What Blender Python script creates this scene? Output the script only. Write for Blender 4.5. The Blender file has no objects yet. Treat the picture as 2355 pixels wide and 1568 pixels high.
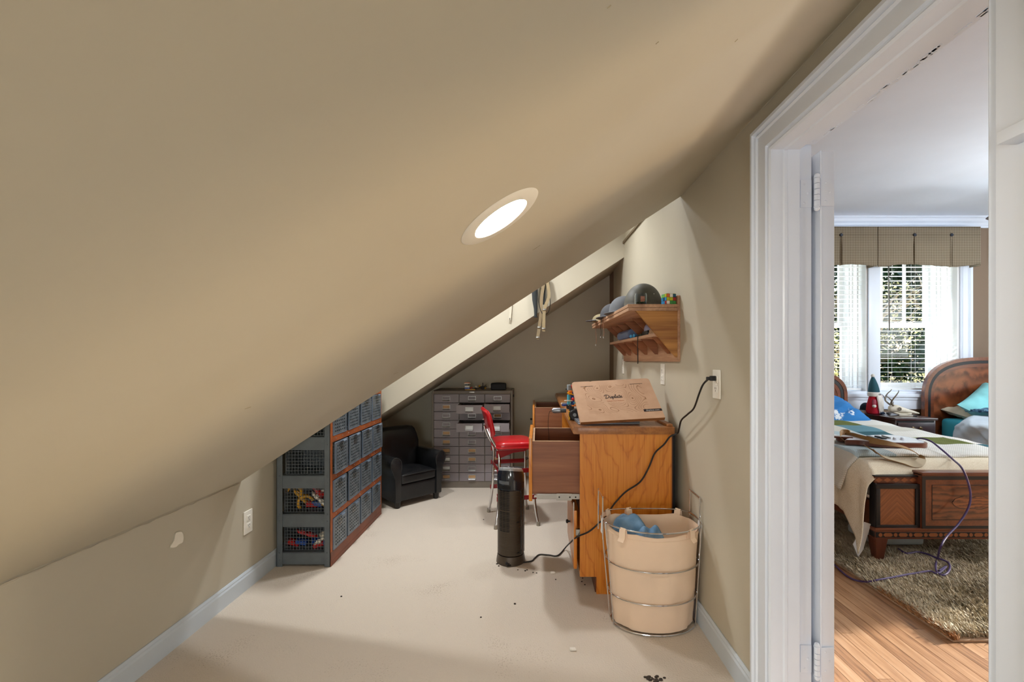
import bpy, bmesh, math, random
import numpy as np
from mathutils import Vector, Matrix, Euler
R = math.radians
rng = random.Random(7)
SC = bpy.context.scene
COL = SC.collection

# ---------------------------------------------------------------- camera, world, sun, exposure
FOC, PX, PY, EYE = 1050.0, 1215.0, 828.0, 1.2
cam_d = bpy.data.cameras.new('camera')
cam = bpy.data.objects.new('camera', cam_d); COL.objects.link(cam)
cam.location = (0, 0, EYE); cam.rotation_euler = (R(90), 0, 0)
cam_d.sensor_width = 36.0; cam_d.lens = 36.0 * FOC / 2355.0
cam_d.shift_x = (2355 / 2 - PX) / 2355.0
cam_d.shift_y = (PY - 1568 / 2) / 2355.0
cam_d.clip_start = 0.02; cam_d.clip_end = 200
SC.camera = cam

SC.view_settings.view_transform = 'Standard'
SC.view_settings.look = 'None'
SC.view_settings.gamma = 1.0
SC.view_settings.use_curve_mapping = False
SC.view_settings.exposure = 0.0
SC.cycles.max_bounces = 12
SC.cycles.diffuse_bounces = 8
SC.cycles.sample_clamp_indirect = 6.0

wd = bpy.data.worlds.new('sky'); SC.world = wd; wd.use_nodes = True
nt = wd.node_tree; nt.nodes.clear()
sky = nt.nodes.new('ShaderNodeTexSky'); sky.sky_type = 'NISHITA'
sky.sun_disc = False; sky.sun_elevation = R(20); sky.sun_rotation = R(79); sky.air_density = 1.0; sky.dust_density = 1.5
bg = nt.nodes.new('ShaderNodeBackground'); bg.inputs['Strength'].default_value = 0.8
ow = nt.nodes.new('ShaderNodeOutputWorld')
nt.links.new(sky.outputs[0], bg.inputs[0]); nt.links.new(bg.outputs[0], ow.inputs[0])

def lamp(name, kind, loc, energy, color=(1, 1, 1), rot=None, to=None, **kw):
    d = bpy.data.lights.new(name, kind); d.energy = energy; d.color = color
    for k, v in kw.items(): setattr(d, k, v)
    o = bpy.data.objects.new(name, d); COL.objects.link(o); o.location = loc
    if to is not None: o.rotation_euler = (Vector(to) - Vector(loc)).to_track_quat('-Z', 'Y').to_euler()
    elif rot is not None: o.rotation_euler = rot
    return o

WARM = (0.965, 0.985, 1.0)
COOL = (0.92, 0.965, 1.0)
sun_from = Vector((1.0, 0.2, 0.365))
lamp('sun', 'SUN', (9, 4, 5), 13.0, (1.0, 0.97, 0.92), rot=sun_from.to_track_quat('Z', 'Y').to_euler(), angle=R(1.0))
# recessed lamps in the flat ceiling of the dormer, then two unseen fill lights added behind the camera
lamp('dormer_lamp', 'AREA', (-1.03, 2.94, 2.435), 18, WARM, rot=(0, 0, 0), shape='DISK', size=0.13, spread=R(160))
lamp('dormer_lamp', 'AREA', (-0.30, 3.17, 2.435), 18, WARM, rot=(0, 0, 0), shape='DISK', size=0.13, spread=R(160))
lamp('dormer_lamp', 'AREA', (0.42, 3.22, 2.435), 4, WARM, rot=(0, 0, 0), shape='DISK', size=0.13, spread=R(160))
lamp('slope_lamp', 'AREA', (-0.35, -0.95, 1.27), 1.5, WARM, rot=(0, R(-33), 0), shape='DISK', size=0.15)  # weak fill added in the slope, no fixture there
lamp('floor_lamp_bulb', 'POINT', (-1.28, -1.2, 0.32), 22, (0.98, 0.99, 1.0), shadow_soft_size=0.14)  # added low fill to lift the right wall and door trim
# added fills for attic and bedroom, then daylight at the right bedroom window
lamp('gable_daylight', 'AREA', (-0.25, -2.15, 0.95), 22, (0.97, 0.985, 1.0), rot=(R(90), 0, 0), shape='RECTANGLE', size=0.7, size_y=0.6)  # soft fill added for the ceiling and surfaces facing the camera
lamp('window_daylight', 'AREA', (3.7, 5.95, 0.15), 210, (0.86, 0.94, 1.0), to=(3.7, 4.3, 1.75), shape='RECTANGLE', size=2.6, size_y=0.9)  # added lamp hidden below the sill, stands in for ground-bounced daylight
lamp('bedroom_lamp_bulb', 'POINT', (4.9, 0.2, 1.9), 90, (0.9, 0.96, 1.0), shadow_soft_size=0.16)  # added to brighten the front of the bed, no fixture
lamp('bedroom_globe_bulb', 'POINT', (4.4, 2.9, 1.95), 88, (0.88, 0.95, 1.0), shadow_soft_size=0.3)  # added soft fill for the whole bedroom, no fixture
lamp('bedroom_daylight', 'AREA', (6.24, 2.35, 1.75), 35, (0.84, 0.93, 1.0), rot=(0, R(90), 0), shape='RECTANGLE', size=1.0, size_y=1.4)

# ---------------------------------------------------------------- helpers
def lin(c):
    if isinstance(c, str):
        c = c.lstrip('#'); c = [int(c[i:i + 2], 16) / 255 for i in (0, 2, 4)]
        c = [x / 12.92 if x <= 0.04045 else ((x + 0.055) / 1.055) ** 2.4 for x in c]
    return (*c[:3], 1.0)

def Wp(px, py, Y):
    return Vector(((px - PX) / FOC * Y, Y, EYE - (py - PY) / FOC * Y))
def Fp(px, py, z=0.0):
    Y = FOC * (EYE - z) / (py - PY)
    return Vector(((px - PX) / FOC * Y, Y, z))

def newmat(name):
    m = bpy.data.materials.new(name); m.use_nodes = True
    return m, m.node_tree, m.node_tree.nodes['Principled BSDF']

def N(nt, typ, **kw):
    n = nt.nodes.new(typ)
    for k, v in kw.items():
        if k in n.inputs: n.inputs[k].default_value = v
        else: setattr(n, k, v)
    return n
def L(nt, a, b): nt.links.new(a, b)

def coords(nt, scale=(1, 1, 1), rot=(0, 0, 0), loc=(0, 0, 0), kind='Object'):
    tc = N(nt, 'ShaderNodeTexCoord'); mp = N(nt, 'ShaderNodeMapping')
    mp.inputs['Scale'].default_value = scale; mp.inputs['Rotation'].default_value = rot; mp.inputs['Location'].default_value = loc
    L(nt, tc.outputs[kind], mp.inputs['Vector']); return mp.outputs['Vector']

def ramp(nt, fac, stops):
    r = N(nt, 'ShaderNodeValToRGB'); e = r.color_ramp.elements
    while len(e) < len(stops): e.new(0.5)
    for i, (p, c) in enumerate(stops): e[i].position = p; e[i].color = lin(c)
    L(nt, fac, r.inputs['Fac']); return r.outputs['Color']

def bump(nt, b, height, strength=0.2, dist=0.002):
    bp = N(nt, 'ShaderNodeBump', Strength=strength, Distance=dist)
    L(nt, height, bp.inputs['Height']); L(nt, bp.outputs['Normal'], b.inputs['Normal'])

def mat(name, color, rough=0.5, metal=0.0, var=0.06, nscale=8.0, bmp=0.0, bscale=None, bdist=0.002, color2=None, coat=0.0, spec=0.5, trans=0.0, sheen=0.0):
    m, nt, b = newmat(name)
    b.inputs['Roughness'].default_value = rough; b.inputs['Metallic'].default_value = metal
    b.inputs['Coat Weight'].default_value = coat; b.inputs['Specular IOR Level'].default_value = spec
    b.inputs['Transmission Weight'].default_value = trans; b.inputs['Sheen Weight'].default_value = sheen
    c = lin(color)
    if color2 is None:
        c1 = tuple(max(0, x * (1 - var)) for x in c[:3]); c2 = tuple(min(1, x * (1 + var)) for x in c[:3])
    else: c1, c2 = c, lin(color2)
    v = coords(nt)
    n = N(nt, 'ShaderNodeTexNoise', Scale=nscale, Detail=4.0); L(nt, v, n.inputs['Vector'])
    L(nt, ramp(nt, n.outputs['Fac'], [(0.3, c1), (0.7, c2)]), b.inputs['Base Color'])
    if bmp:
        n2 = N(nt, 'ShaderNodeTexNoise', Scale=bscale or nscale * 6, Detail=3.0); L(nt, v, n2.inputs['Vector'])
        bump(nt, b, n2.outputs['Fac'], bmp, bdist)
    return m

def wood(name, c1, c2, axis='y', scale=1.0, rough=0.35, fig=0.0, coat=0.15, c3=None, spec=0.5):
    """grain runs along axis; fig adds cathedral figure"""
    m, nt, b = newmat(name)
    b.inputs['Roughness'].default_value = rough; b.inputs['Coat Weight'].default_value = coat; b.inputs['Coat Roughness'].default_value = 0.25
    b.inputs['Specular IOR Level'].default_value = spec
    sc = {'x': (1.2, 22, 22), 'y': (22, 1.2, 22), 'z': (22, 22, 1.2)}[axis]
    v = coords(nt, tuple(s * scale for s in sc))
    n = N(nt, 'ShaderNodeTexNoise', Scale=1.0, Detail=6.0, Roughness=0.6); L(nt, v, n.inputs['Vector'])
    fine = N(nt, 'ShaderNodeTexNoise', Scale=6.0, Detail=2.0); L(nt, v, fine.inputs['Vector'])
    mx = N(nt, 'ShaderNodeMath', operation='MULTIPLY_ADD'); mx.inputs[1].default_value = 0.35
    L(nt, fine.outputs['Fac'], mx.inputs[0]); L(nt, n.outputs['Fac'], mx.inputs[2])
    f = mx.outputs[0]
    if fig:
        k = 0.55
        sf = {'x': (k * .55, 3.2, 3.2), 'y': (3.2, k, 3.2), 'z': (3.2, 3.2, k * .9)}[axis]
        v2 = coords(nt, tuple(s * scale for s in sf), loc=(0.3, 0.2, 0.1))
        n3 = N(nt, 'ShaderNodeTexNoise', Scale=1.0, Detail=1.5, Roughness=0.35); L(nt, v2, n3.inputs['Vector'])
        mm = N(nt, 'ShaderNodeMath', operation='MULTIPLY'); mm.inputs[1].default_value = 16.0; L(nt, n3.outputs['Fac'], mm.inputs[0])
        fr = N(nt, 'ShaderNodeMath', operation='PINGPONG'); fr.inputs[1].default_value = 0.5; L(nt, mm.outputs[0], fr.inputs[0])
        a2 = N(nt, 'ShaderNodeMath', operation='MULTIPLY_ADD'); a2.inputs[1].default_value = fig
        L(nt, fr.outputs[0], a2.inputs[0]); L(nt, f, a2.inputs[2])
        s2 = N(nt, 'ShaderNodeMath', operation='SUBTRACT'); s2.inputs[1].default_value = fig * .25; L(nt, a2.outputs[0], s2.inputs[0]); f = s2.outputs[0]
    st = [(0.38, c1), (0.85, c2)] if c3 is None else [(0.35, c1), (0.62, c2), (0.9, c3)]
    L(nt, ramp(nt, f, st), b.inputs['Base Color'])
    bump(nt, b, f, 0.12, 0.001)
    return m

class MB:
    """collects shapes in one bmesh"""
    def __init__(s): s.b = bmesh.new(); s.m = 0
    def _add(s, vs, fs):
        v = [s.b.verts.new(p) for p in vs]
        for f in fs:
            try:
                q = s.b.faces.new([v[i] for i in f]); q.material_index = s.m
            except ValueError: pass
        return s
    def box(s, x0, x1, y0, y1, z0, z1, bev=0.0, seg=2, M=None):
        t = bmesh.new(); bmesh.ops.create_cube(t, size=1.0)
        for v in t.verts: v.co = Vector(((x0 + x1) / 2 + v.co.x * (x1 - x0), (y0 + y1) / 2 + v.co.y * (y1 - y0), (z0 + z1) / 2 + v.co.z * (z1 - z0)))
        if bev: bmesh.ops.bevel(t, geom=list(t.edges), offset=min(bev, .49 * min(abs(x1 - x0), abs(y1 - y0), abs(z1 - z0))), segments=seg, affect='EDGES', profile=0.6)
        return s.merge(t, M)
    def merge(s, t, M=None):
        if M is not None: bmesh.ops.transform(t, matrix=M, verts=t.verts)
        for f in t.faces: f.material_index = s.m
        me = bpy.data.meshes.new('t'); t.to_mesh(me); t.free(); 
        n0 = len(s.b.faces)
        s.b.from_mesh(me); bpy.data.meshes.remove(me); return s
    def prism(s, poly, axis, a0, a1, bev=0.0, M=None):
        """poly in the plane normal to axis: x->(y,z)  y->(x,z)  z->(x,y)"""
        t = bmesh.new()
        def P(p, a): return {'x': (a, p[0], p[1]), 'y': (p[0], a, p[1]), 'z': (p[0], p[1], a)}[axis]
        v0 = [t.verts.new(P(p, a0)) for p in poly]; v1 = [t.verts.new(P(p, a1)) for p in poly]
        n = len(poly)
        t.faces.new(v0); t.faces.new(v1[::-1])
        for i in range(n): t.faces.new((v0[i], v1[i], v1[(i + 1) % n], v0[(i + 1) % n]))
        bmesh.ops.recalc_face_normals(t, faces=t.faces)
        if bev: bmesh.ops.bevel(t, geom=list(t.edges), offset=bev, segments=2, affect='EDGES')
        return s.merge(t, M)
    def tube(s, pts, r, n=8, closed=False, caps=True):
        pts = [Vector(p) for p in pts]; k = len(pts)
        rs = r if isinstance(r, (list, tuple)) else [r] * k
        rings = []; up = None
        for i, p in enumerate(pts):
            if closed: d = pts[(i + 1) % k] - pts[i - 1]
            else: d = pts[min(i + 1, k - 1)] - pts[max(i - 1, 0)]
            if d.length < 1e-9: d = Vector((0, 0, 1))
            d.normalize()
            if up is None:
                up = Vector((0, 0, 1)) if abs(d.z) < .9 else Vector((1, 0, 0))
            a = d.cross(up)
            if a.length < 1e-4: a = d.orthogonal()
            a.normalize(); b = a.cross(d).normalized(); up = b
            rings.append([p + (a * math.cos(2 * math.pi * j / n) + b * math.sin(2 * math.pi * j / n)) * rs[i] for j in range(n)])
        return s.loft(rings, closed=closed, caps=caps and not closed)
    def loft(s, rings, closed=False, caps=True, wrap=True):
        k = len(rings); n = len(rings[0]); vs = [p for r in rings for p in r]; fs = []
        for i in range(k if closed else k - 1):
            i2 = (i + 1) % k
            for j in range(n if wrap else n - 1):
                j2 = (j + 1) % n
                fs.append((i * n + j, i * n + j2, i2 * n + j2, i2 * n + j))
        if caps and wrap: fs.append(tuple(range(n))[::-1]); fs.append(tuple((k - 1) * n + j for j in range(n)))
        return s._add(vs, fs)
    def lathe(s, prof, n=24, c=(0, 0, 0), M=None, caps=True):
        rings = [[Vector((c[0] + r * math.cos(2 * math.pi * j / n), c[1] + r * math.sin(2 * math.pi * j / n), c[2] + z)) for j in range(n)] for r, z in prof]
        if M is not None: rings = [[M @ p for p in r] for r in rings]
        return s.loft(rings, caps=caps)
    def cyl(s, p0, p1, r, n=12): return s.tube([p0, p1], r, n)
    def ball(s, c, r, sc=(1, 1, 1), seg=14, M=None):
        t = bmesh.new(); bmesh.ops.create_uvsphere(t, u_segments=seg, v_segments=max(6, seg // 2 + 1), radius=r)
        for v in t.verts: v.co = Vector((v.co.x * sc[0], v.co.y * sc[1], v.co.z * sc[2]))
        if M is not None: bmesh.ops.transform(t, matrix=M, verts=t.verts)
        for v in t.verts: v.co += Vector(c)
        return s.merge(t)
    def ribbon(s, pts, side, w, th):
        """flat strap through pts; side: width direction (one or per point)"""
        pts = [Vector(p) for p in pts]; k = len(pts); rings = []
        for i, p in enumerate(pts):
            d = (pts[min(i + 1, k - 1)] - pts[max(i - 1, 0)]).normalized()
            sd = Vector(side[i] if isinstance(side, list) else side); sd = (sd - d * sd.dot(d)).normalized()
            nn = d.cross(sd).normalized()
            rings.append([p + sd * w / 2 + nn * th / 2, p - sd * w / 2 + nn * th / 2, p - sd * w / 2 - nn * th / 2, p + sd * w / 2 - nn * th / 2])
        return s.loft(rings)
    def grid(s, f, nu, nv):
        vs = [f(i / (nu - 1), j / (nv - 1)) for i in range(nu) for j in range(nv)]
        fs = [(i * nv + j, (i + 1) * nv + j, (i + 1) * nv + j + 1, i * nv + j + 1) for i in range(nu - 1) for j in range(nv - 1)]
        return s._add(vs, fs)
    def obj(s, name, mats, parent=None, smooth=True, ang=35, origin=None, recalc=True, thick=0.0):
        if recalc: bmesh.ops.recalc_face_normals(s.b, faces=s.b.faces)
        me = bpy.data.meshes.new(name)
        if parent is None and origin != 'world' and len(s.b.verts):
            cs = [v.co for v in s.b.verts]
            o = Vector(((min(c.x for c in cs) + max(c.x for c in cs)) / 2, (min(c.y for c in cs) + max(c.y for c in cs)) / 2, min(c.z for c in cs)))
            if origin is not None: o = Vector(origin)
            bmesh.ops.translate(s.b, vec=-o, verts=s.b.verts)
        else: o = Vector((0, 0, 0))
        s.b.to_mesh(me); s.b.free()
        for m in (mats if isinstance(mats, (list, tuple)) else [mats]): me.materials.append(m)
        if smooth:
            me.shade_smooth(); me.set_sharp_from_angle(angle=R(ang))
        ob = bpy.data.objects.new(name, me); COL.objects.link(ob); ob.location = o
        if parent is not None: ob.parent = parent
        if thick:
            sm = ob.modifiers.new('thick', 'SOLIDIFY'); sm.thickness = thick; sm.offset = 0
        return ob

def empty(name, loc=(0, 0, 0), rz=0.0, parent=None):
    o = bpy.data.objects.new(name, None); COL.objects.link(o); o.location = loc; o.rotation_euler = (0, 0, rz)
    o.empty_display_size = 0.05
    if parent is not None: o.parent = parent
    return o
def tag(o, label=None, cat=None, group=None, kind=None):
    if label: o['label'] = label
    if cat: o['category'] = cat
    if group: o['group'] = group
    if kind: o['kind'] = kind
    return o
def struct(o): o['kind'] = 'structure'; return o
def thing(name, label, cat, loc=(0, 0, 0), rz=0.0, group=None): return tag(empty(name, loc, rz), label, cat, group)
KIDS = {}
def copy_tree(o, parent=None):
    c = o.copy(); COL.objects.link(c)
    if parent is not None: c.parent = parent
    for ch in list(o.children): copy_tree(ch, c)
    return c
def smooth_path(pts, n=6, closed=False):
    pts = [Vector(p) for p in pts]; k = len(pts); out = []
    for i in range(k if closed else k - 1):
        if closed: p0, p1, p2, p3 = pts[i - 1], pts[i], pts[(i + 1) % k], pts[(i + 2) % k]
        else: p0, p1, p2, p3 = pts[max(i - 1, 0)], pts[i], pts[i + 1], pts[min(i + 2, k - 1)]
        for j in range(n):
            t = j / n
            out.append(0.5 * ((2 * p1) + (-p0 + p2) * t + (2 * p0 - 5 * p1 + 4 * p2 - p3) * t * t + (-p0 + 3 * p1 - 3 * p2 + p3) * t ** 3))
    if not closed: out.append(pts[-1])
    return out
def text_obj(body, size, name, m, parent, loc, rot, shear=0.0, offset=0.0, extrude=0.0002, align='CENTER', sx=1.0):
    cu = bpy.data.curves.new('t', 'FONT'); cu.body = body; cu.size = size; cu.shear = shear; cu.offset = offset; cu.extrude = extrude
    cu.align_x = align; cu.align_y = 'CENTER'; cu.resolution_u = 3
    to = bpy.data.objects.new('t', cu); COL.objects.link(to)
    dg = bpy.context.evaluated_depsgraph_get()
    me = bpy.data.meshes.new_from_object(to.evaluated_get(dg)); bpy.data.objects.remove(to); bpy.data.curves.remove(cu)
    me.materials.clear(); me.materials.append(m)
    o = bpy.data.objects.new(name, me); COL.objects.link(o); o.parent = parent; o.location = loc; o.rotation_euler = rot; o.scale = (sx, 1, 1)
    return o
def noise2(x, y, s=0):
    return (math.sin(x * 1.7 + s) * math.cos(y * 2.3 - s * 1.3) + .5 * math.sin(x * 4.1 - y * 3.7 + s * 2.1) + .25 * math.sin(x * 9.3 + y * 7.9 + s)) / 1.75

# ---------------------------------------------------------------- shared materials
M = {}
def paint(name, col, rough=0.55, b=0.08, spec=0.4):
    m, nt, bs = newmat(name); bs.inputs['Roughness'].default_value = rough; bs.inputs['Specular IOR Level'].default_value = spec
    v = coords(nt)
    n = N(nt, 'ShaderNodeTexNoise', Scale=2.2, Detail=5.0); L(nt, v, n.inputs['Vector'])
    c = lin(col)
    L(nt, ramp(nt, n.outputs['Fac'], [(0.3, tuple(x * .965 for x in c[:3])), (0.72, tuple(min(1, x * 1.03) for x in c[:3]))]), bs.inputs['Base Color'])
    n2 = N(nt, 'ShaderNodeTexNoise', Scale=6.0, Detail=6.0, Roughness=0.55); L(nt, v, n2.inputs['Vector'])
    bump(nt, bs, n2.outputs['Fac'], b, 0.01)
    return m
M['wall'] = paint('attic_paint', '#bfb8a6')
M['bedwall'] = paint('bedroom_paint', '#7f6c5a', 0.7)
M['ceil'] = paint('ceiling_paint', '#dde1e8', 0.8)
M['trim'] = paint('trim_paint', '#e0e8f4', 0.32, 0.06)
M['base'] = paint('baseboard_paint', '#c9d3dc', 0.35, 0.05)
M['plaster'] = mat('bare_plaster', '#f0eadc', 0.9, bmp=0.3, bscale=60)
M['chrome'] = mat('chrome', '#d8d8da', 0.12, 1.0, var=0.02)
M['steel'] = mat('brushed_steel', '#b5b5b3', 0.3, 1.0, var=0.05)
M['whiteplastic'] = mat('white_plastic', '#efece2', 0.35, var=0.02)
M['black'] = mat('black_plastic', '#141416', 0.4, var=0.1)
M['dark'] = mat('dark_slot', '#08080a', 0.8, var=0.1)
M['cordblack'] = mat('black_cord', '#1a1614', 0.5, var=0.1)
# ================================================================ the attic room
XL, XR, XB = -1.484, 0.786, 0.91
SLOPE = 0.648
def cz(x): return 2.045 + SLOPE * (x - XR)
YE, YH, YB, YF = 2.36, 3.75, 4.75, -2.2

def carpet():
    m, nt, b = newmat('carpet'); b.inputs['Roughness'].default_value = 1.0; b.inputs['Specular IOR Level'].default_value = 0.1
    v = coords(nt)
    n = N(nt, 'ShaderNodeTexNoise', Scale=3.0, Detail=4.0); L(nt, v, n.inputs['Vector'])
    f = N(nt, 'ShaderNodeTexNoise', Scale=150.0, Detail=2.0); L(nt, v, f.inputs['Vector'])
    f2 = N(nt, 'ShaderNodeTexNoise', Scale=420.0, Detail=1.0); L(nt, v, f2.inputs['Vector'])
    a = N(nt, 'ShaderNodeMath', operation='MULTIPLY_ADD'); a.inputs[1].default_value = 0.9; L(nt, f.outputs['Fac'], a.inputs[0]); L(nt, n.outputs['Fac'], a.inputs[2])
    a2 = N(nt, 'ShaderNodeMath', operation='MULTIPLY_ADD'); a2.inputs[1].default_value = 0.6; L(nt, f2.outputs['Fac'], a2.inputs[0]); L(nt, a.outputs[0], a2.inputs[2])
    L(nt, ramp(nt, a2.outputs[0], [(0.85, '#a79a8b'), (1.0, '#c0b3a4'), (1.45, '#cfc4b6')]), b.inputs['Base Color'])
    bump(nt, b, f.outputs['Fac'], 0.7, 0.004)
    return m
M['carpet'] = carpet()
struct(MB().box(XL - .12, XB - .06, YF, YB + .2, -.1, 0).obj('floor', M['carpet'], smooth=False, origin='world'))

# sloping ceiling: full slab towards the camera, flat dormer ceiling, slab again towards the back wall
b = MB()
for y0, y1 in ((YF - .1, YE), (YH, YB + .2)):
    b.prism([(XL - .12, cz(XL - .12)), (XB - .01, cz(XB - .01)), (XB - .01, 2.75), (XL - .12, 2.75)], 'y', y0, y1)
b.box(XL - .12, XB - .01, YE, YH, 2.45, 2.75)
CEIL = struct(b.obj('ceiling', M['wall'], smooth=False, origin='world'))
WL = struct(MB().box(XL - .12, XL, YF, YB + .2, 0, 2.75).obj('wall_left', M['wall'], smooth=False, origin='world'))
struct(MB().box(XL - .12, XB, YB, YB + .2, 0, 2.75).obj('wall_back', M['wall'], smooth=False, origin='world'))
# front gable wall behind the camera with a window hole added for the fill light
b = MB(); y0, y1 = YF - .12, YF
b.box(XL - .12, -.6, y0, y1, 0, 2.75).box(.1, XB, y0, y1, 0, 2.75).box(-.6, .1, y0, y1, 0, .65).box(-.6, .1, y0, y1, 1.25, 2.75)
struct(b.obj('wall_front', M['wall'], smooth=False, origin='world'))
# right wall with the doorway; last stretch splays outwards a little
D0, D1, DZ = 0.768, 1.457, 1.872
b = MB(); xm = XR + .06
b.box(XR, xm, YF, D0 - .02, 0, 2.75).box(XR, xm, D0 - .02, D1 + .02, DZ + .02, 2.75).box(XR, xm, D1 + .02, 3.8, 0, 2.75)
b.prism([(XR, 3.8), (xm, 3.8), (.93, YB + .1), (.866, YB + .1), (.864, YB)], 'z', 0, 2.75)
WR = struct(b.obj('wall_right', M['wall'], smooth=False, origin='world'))
# thin strip coloured as the shadow gap of a joint, high on the right wall inside the dormer
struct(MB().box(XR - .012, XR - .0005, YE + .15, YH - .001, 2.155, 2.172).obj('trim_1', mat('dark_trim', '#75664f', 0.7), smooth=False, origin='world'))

# baseboards with a bevelled top
def baseboard(name, prof, axis, a0, a1):
    struct(MB().prism(prof, axis, a0, a1).obj(name, M['base'], smooth=False, origin='world'))
bp = lambda x, s: [(x + s * .001, 0), (x + s * .014, 0), (x + s * .014, .072), (x + s * .010, .080), (x + s * .010, .086), (x + s * .005, .095), (x + s * .001, .095)]
baseboard('baseboard_left', bp(XL, 1), 'y', YF + .001, YB - .02)
baseboard('baseboard_right', bp(XR, -1), 'y', D1 + .1, 3.79)
baseboard('baseboard_back', [(y * 1.0, z) for y, z in bp(YB, -1)], 'x', XL + .02, .85)

# plaster knocked bare on the knee wall
s = 587 / 1.484 * 0 + 1
def wl(px, py):   # point on the left wall
    Y = XL * FOC / (px - PX); return (Y, EYE - (py - PY) / FOC * Y)
poly = [wl(*p) for p in ((389, 1258), (398, 1243), (402, 1226), (413, 1222), (418, 1224), (421, 1235), (419, 1247), (411, 1252), (404, 1258), (396, 1260))]
MB().prism(poly, 'x', XL + .0005, XL + .003).obj('plaster_chip', M['plaster'], WL, smooth=False)
rim = smooth_path([(XL + .002, p[0], p[1]) for p in poly], 3, True)
MB().tube(rim, .0022, 5, True).obj('chip_edge', M['wall'], WL)
# ragged caulk joint between slope and knee wall
b = MB(); pts = []
for i in range(40):
    y = 1.05 + i * .033; x = XL + .006
    pts.append((x + .003 * noise2(i, 1), y, cz(XL) - .004 - .006 * abs(noise2(i * .8, 3))))
b.tube(pts, [.002 + .002 * abs(noise2(i * 1.3, 5)) for i in range(40)], 6).obj('caulk_bead', M['wall'], WL)
# cracked joint of slope and right wall
pts = [(XR - .003, .55 + i * .045, cz(XR) - .001 + .0015 * noise2(i * 1.1, 2)) for i in range(40)]
MB().tube(pts, .0022, 5).obj('caulk_bead', M['wall'], WR)
# settled crack marks in the paint of the slope
for i, (px, py, dx, dy) in enumerate(((1397, 18, 8, -7), (1508, 101, 7, -6), (1690, 96, 7, -7), (563, 940, 14, -5), (905, 860, 10, -4), (1225, 575, 18, -12))):
    P = []
    for t in (0, .5, 1):
        qx, qy = px + dx * t, py + dy * t
        k = (PY - qy) / FOC; j = (qx - PX) / FOC      # slope: EYE + k Y = 2.045 + S (jY - XR)
        Y = (2.045 - SLOPE * XR - EYE) / (k - SLOPE * j); P.append(Vector((j * Y, Y, EYE + k * Y - .0004)))
    MB().tube(P, .0007, 4).obj('paint_crack', mat('crack', '#a09478', 0.8), CEIL)

# ================================================================ doorway
door = empty('door_1'); door['kind'] = 'structure'
casing = [(0, 0), (0, .012), (.006, .017), (.013, .012), (.018, .012), (.020, .020), (.066, .020), (.070, .027), (.076, .020), (.078, .020), (.084, .033), (.094, .033), (.094, 0)]
def case_ring(p): return [Vector(p(u, v)) for u, v in casing]
Zi = DZ
far0 = case_ring(lambda u, v: (XR - v, D1 + u, 0.0)); far1 = case_ring(lambda u, v: (XR - v, D1 + u, Zi + u))
nr1 = case_ring(lambda u, v: (XR - v, D0 - u, Zi + u)); nr0 = case_ring(lambda u, v: (XR - v, D0 - u, 0.0))
for r0, r1 in ((far0, far1), (far1, nr1), (nr1, nr0)):
    MB().loft([r0, r1]).obj('casing_board', M['trim'], door, ang=25)
# jambs with bead, stop and rabbet; bedroom side edge
for s, Y in ((1, D1), (-1, D0)):
    prof = [(XR, 0), (.812, 0), (.816, -.004), (.824, -.004), (.828, 0), (.866, 0), (.866, .016), (XB + .003, .016), (XB + .003, .05), (XR, .05)]
    MB().prism([(x, Y + s * y) for x, y in prof], 'z', 0, DZ + .05).obj('jamb', M['trim'], door, ang=25)
prof = [(XR, 0), (.812, 0), (.816, -.004), (.824, -.004), (.828, 0), (.866, 0), (.866, .016), (XB + .003, .016), (XB + .003, .05), (XR, .05)]
MB().prism([(x, DZ + y) for x, y in prof], 'y', D0 - .0, D1 + .0).obj('head_jamb', M['trim'], door, ang=25)
# chipped paint along the head jamb's bedroom edge
b = MB()
for i in range(46):
    y = .78 + rng.random() * .66; x = XB - .016 + rng.random() * .012
    b.box(x, x + .003 + rng.random() * .004, y, y + .008 + rng.random() * .02, DZ + .0148, DZ + .0175)
tag(b.obj('paint_flakes', M['trim'], door), kind='stuff')
# leaf folded back against the bedroom side, its edge towards the doorway
lx0, lx1 = .933, .980
leaf = MB().box(lx0, lx1, D1 + .004, D1 + .69, .012, DZ - .003, .003).obj('door_leaf', M['trim'], door)
MB().tube([(lx0 - .002 + .004, D1 + .003, z) for z in (.012, DZ - .003)], .003, 6).obj('paint_bead', M['trim'], leaf)
for zc in ((1.2 - (442 - PY) / 720), 1.2 - (1520 - PY) / 720):
    h = empty('hinge', (0.921, D1 + .0, zc), parent=door)
    k = MB()
    for j in range(5): k.cyl((0, 0, -.045 + j * .018 + .0008), (0, 0, -.045 + (j + 1) * .018 - .0008), .0085, 12)
    k.ball((0, 0, .052), .0085).ball((0, 0, -.052), .0085).lathe([(.0095, .045), (.0095, .048)], 12).lathe([(.0095, -.048), (.0095, -.045)], 12)
    k.obj('knuckle', M['trim'], h)
    for x0, x1, yy in ((-.045, -.009, .0135), (.012, .055, .0)):
        MB().box(x0, x1, yy - .001, yy + .003, -.044, .044, .001).obj('hinge_leaf', M['trim'], h)
        s_ = MB()
        for q in (-.03, 0, .03): s_.ball(((x0 + x1) / 2 + .006 * (1 if q == 0 else -1), yy - .001, q), .004, (1, .35, 1), 8)
        s_.obj('screw', M['trim'], h)
# painted wooden block on the near casing
MB().box(XR - .052, XR - .02, .60, .716, 1.537, 1.557, .002).obj('strike_block', M['trim'], door)
# near side of door wall towards the bedroom
b = MB()
b.box(xm, XB, YF, D0 - .05, 0, 2.8).box(xm, XB, D0 - .05, D1 + .05, DZ + .05, 2.8).box(xm, XB, D1 + .05, 5.0, 0, 2.8)
struct(b.obj('wall_left', M['bedwall'], smooth=False, origin='world'))

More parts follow.
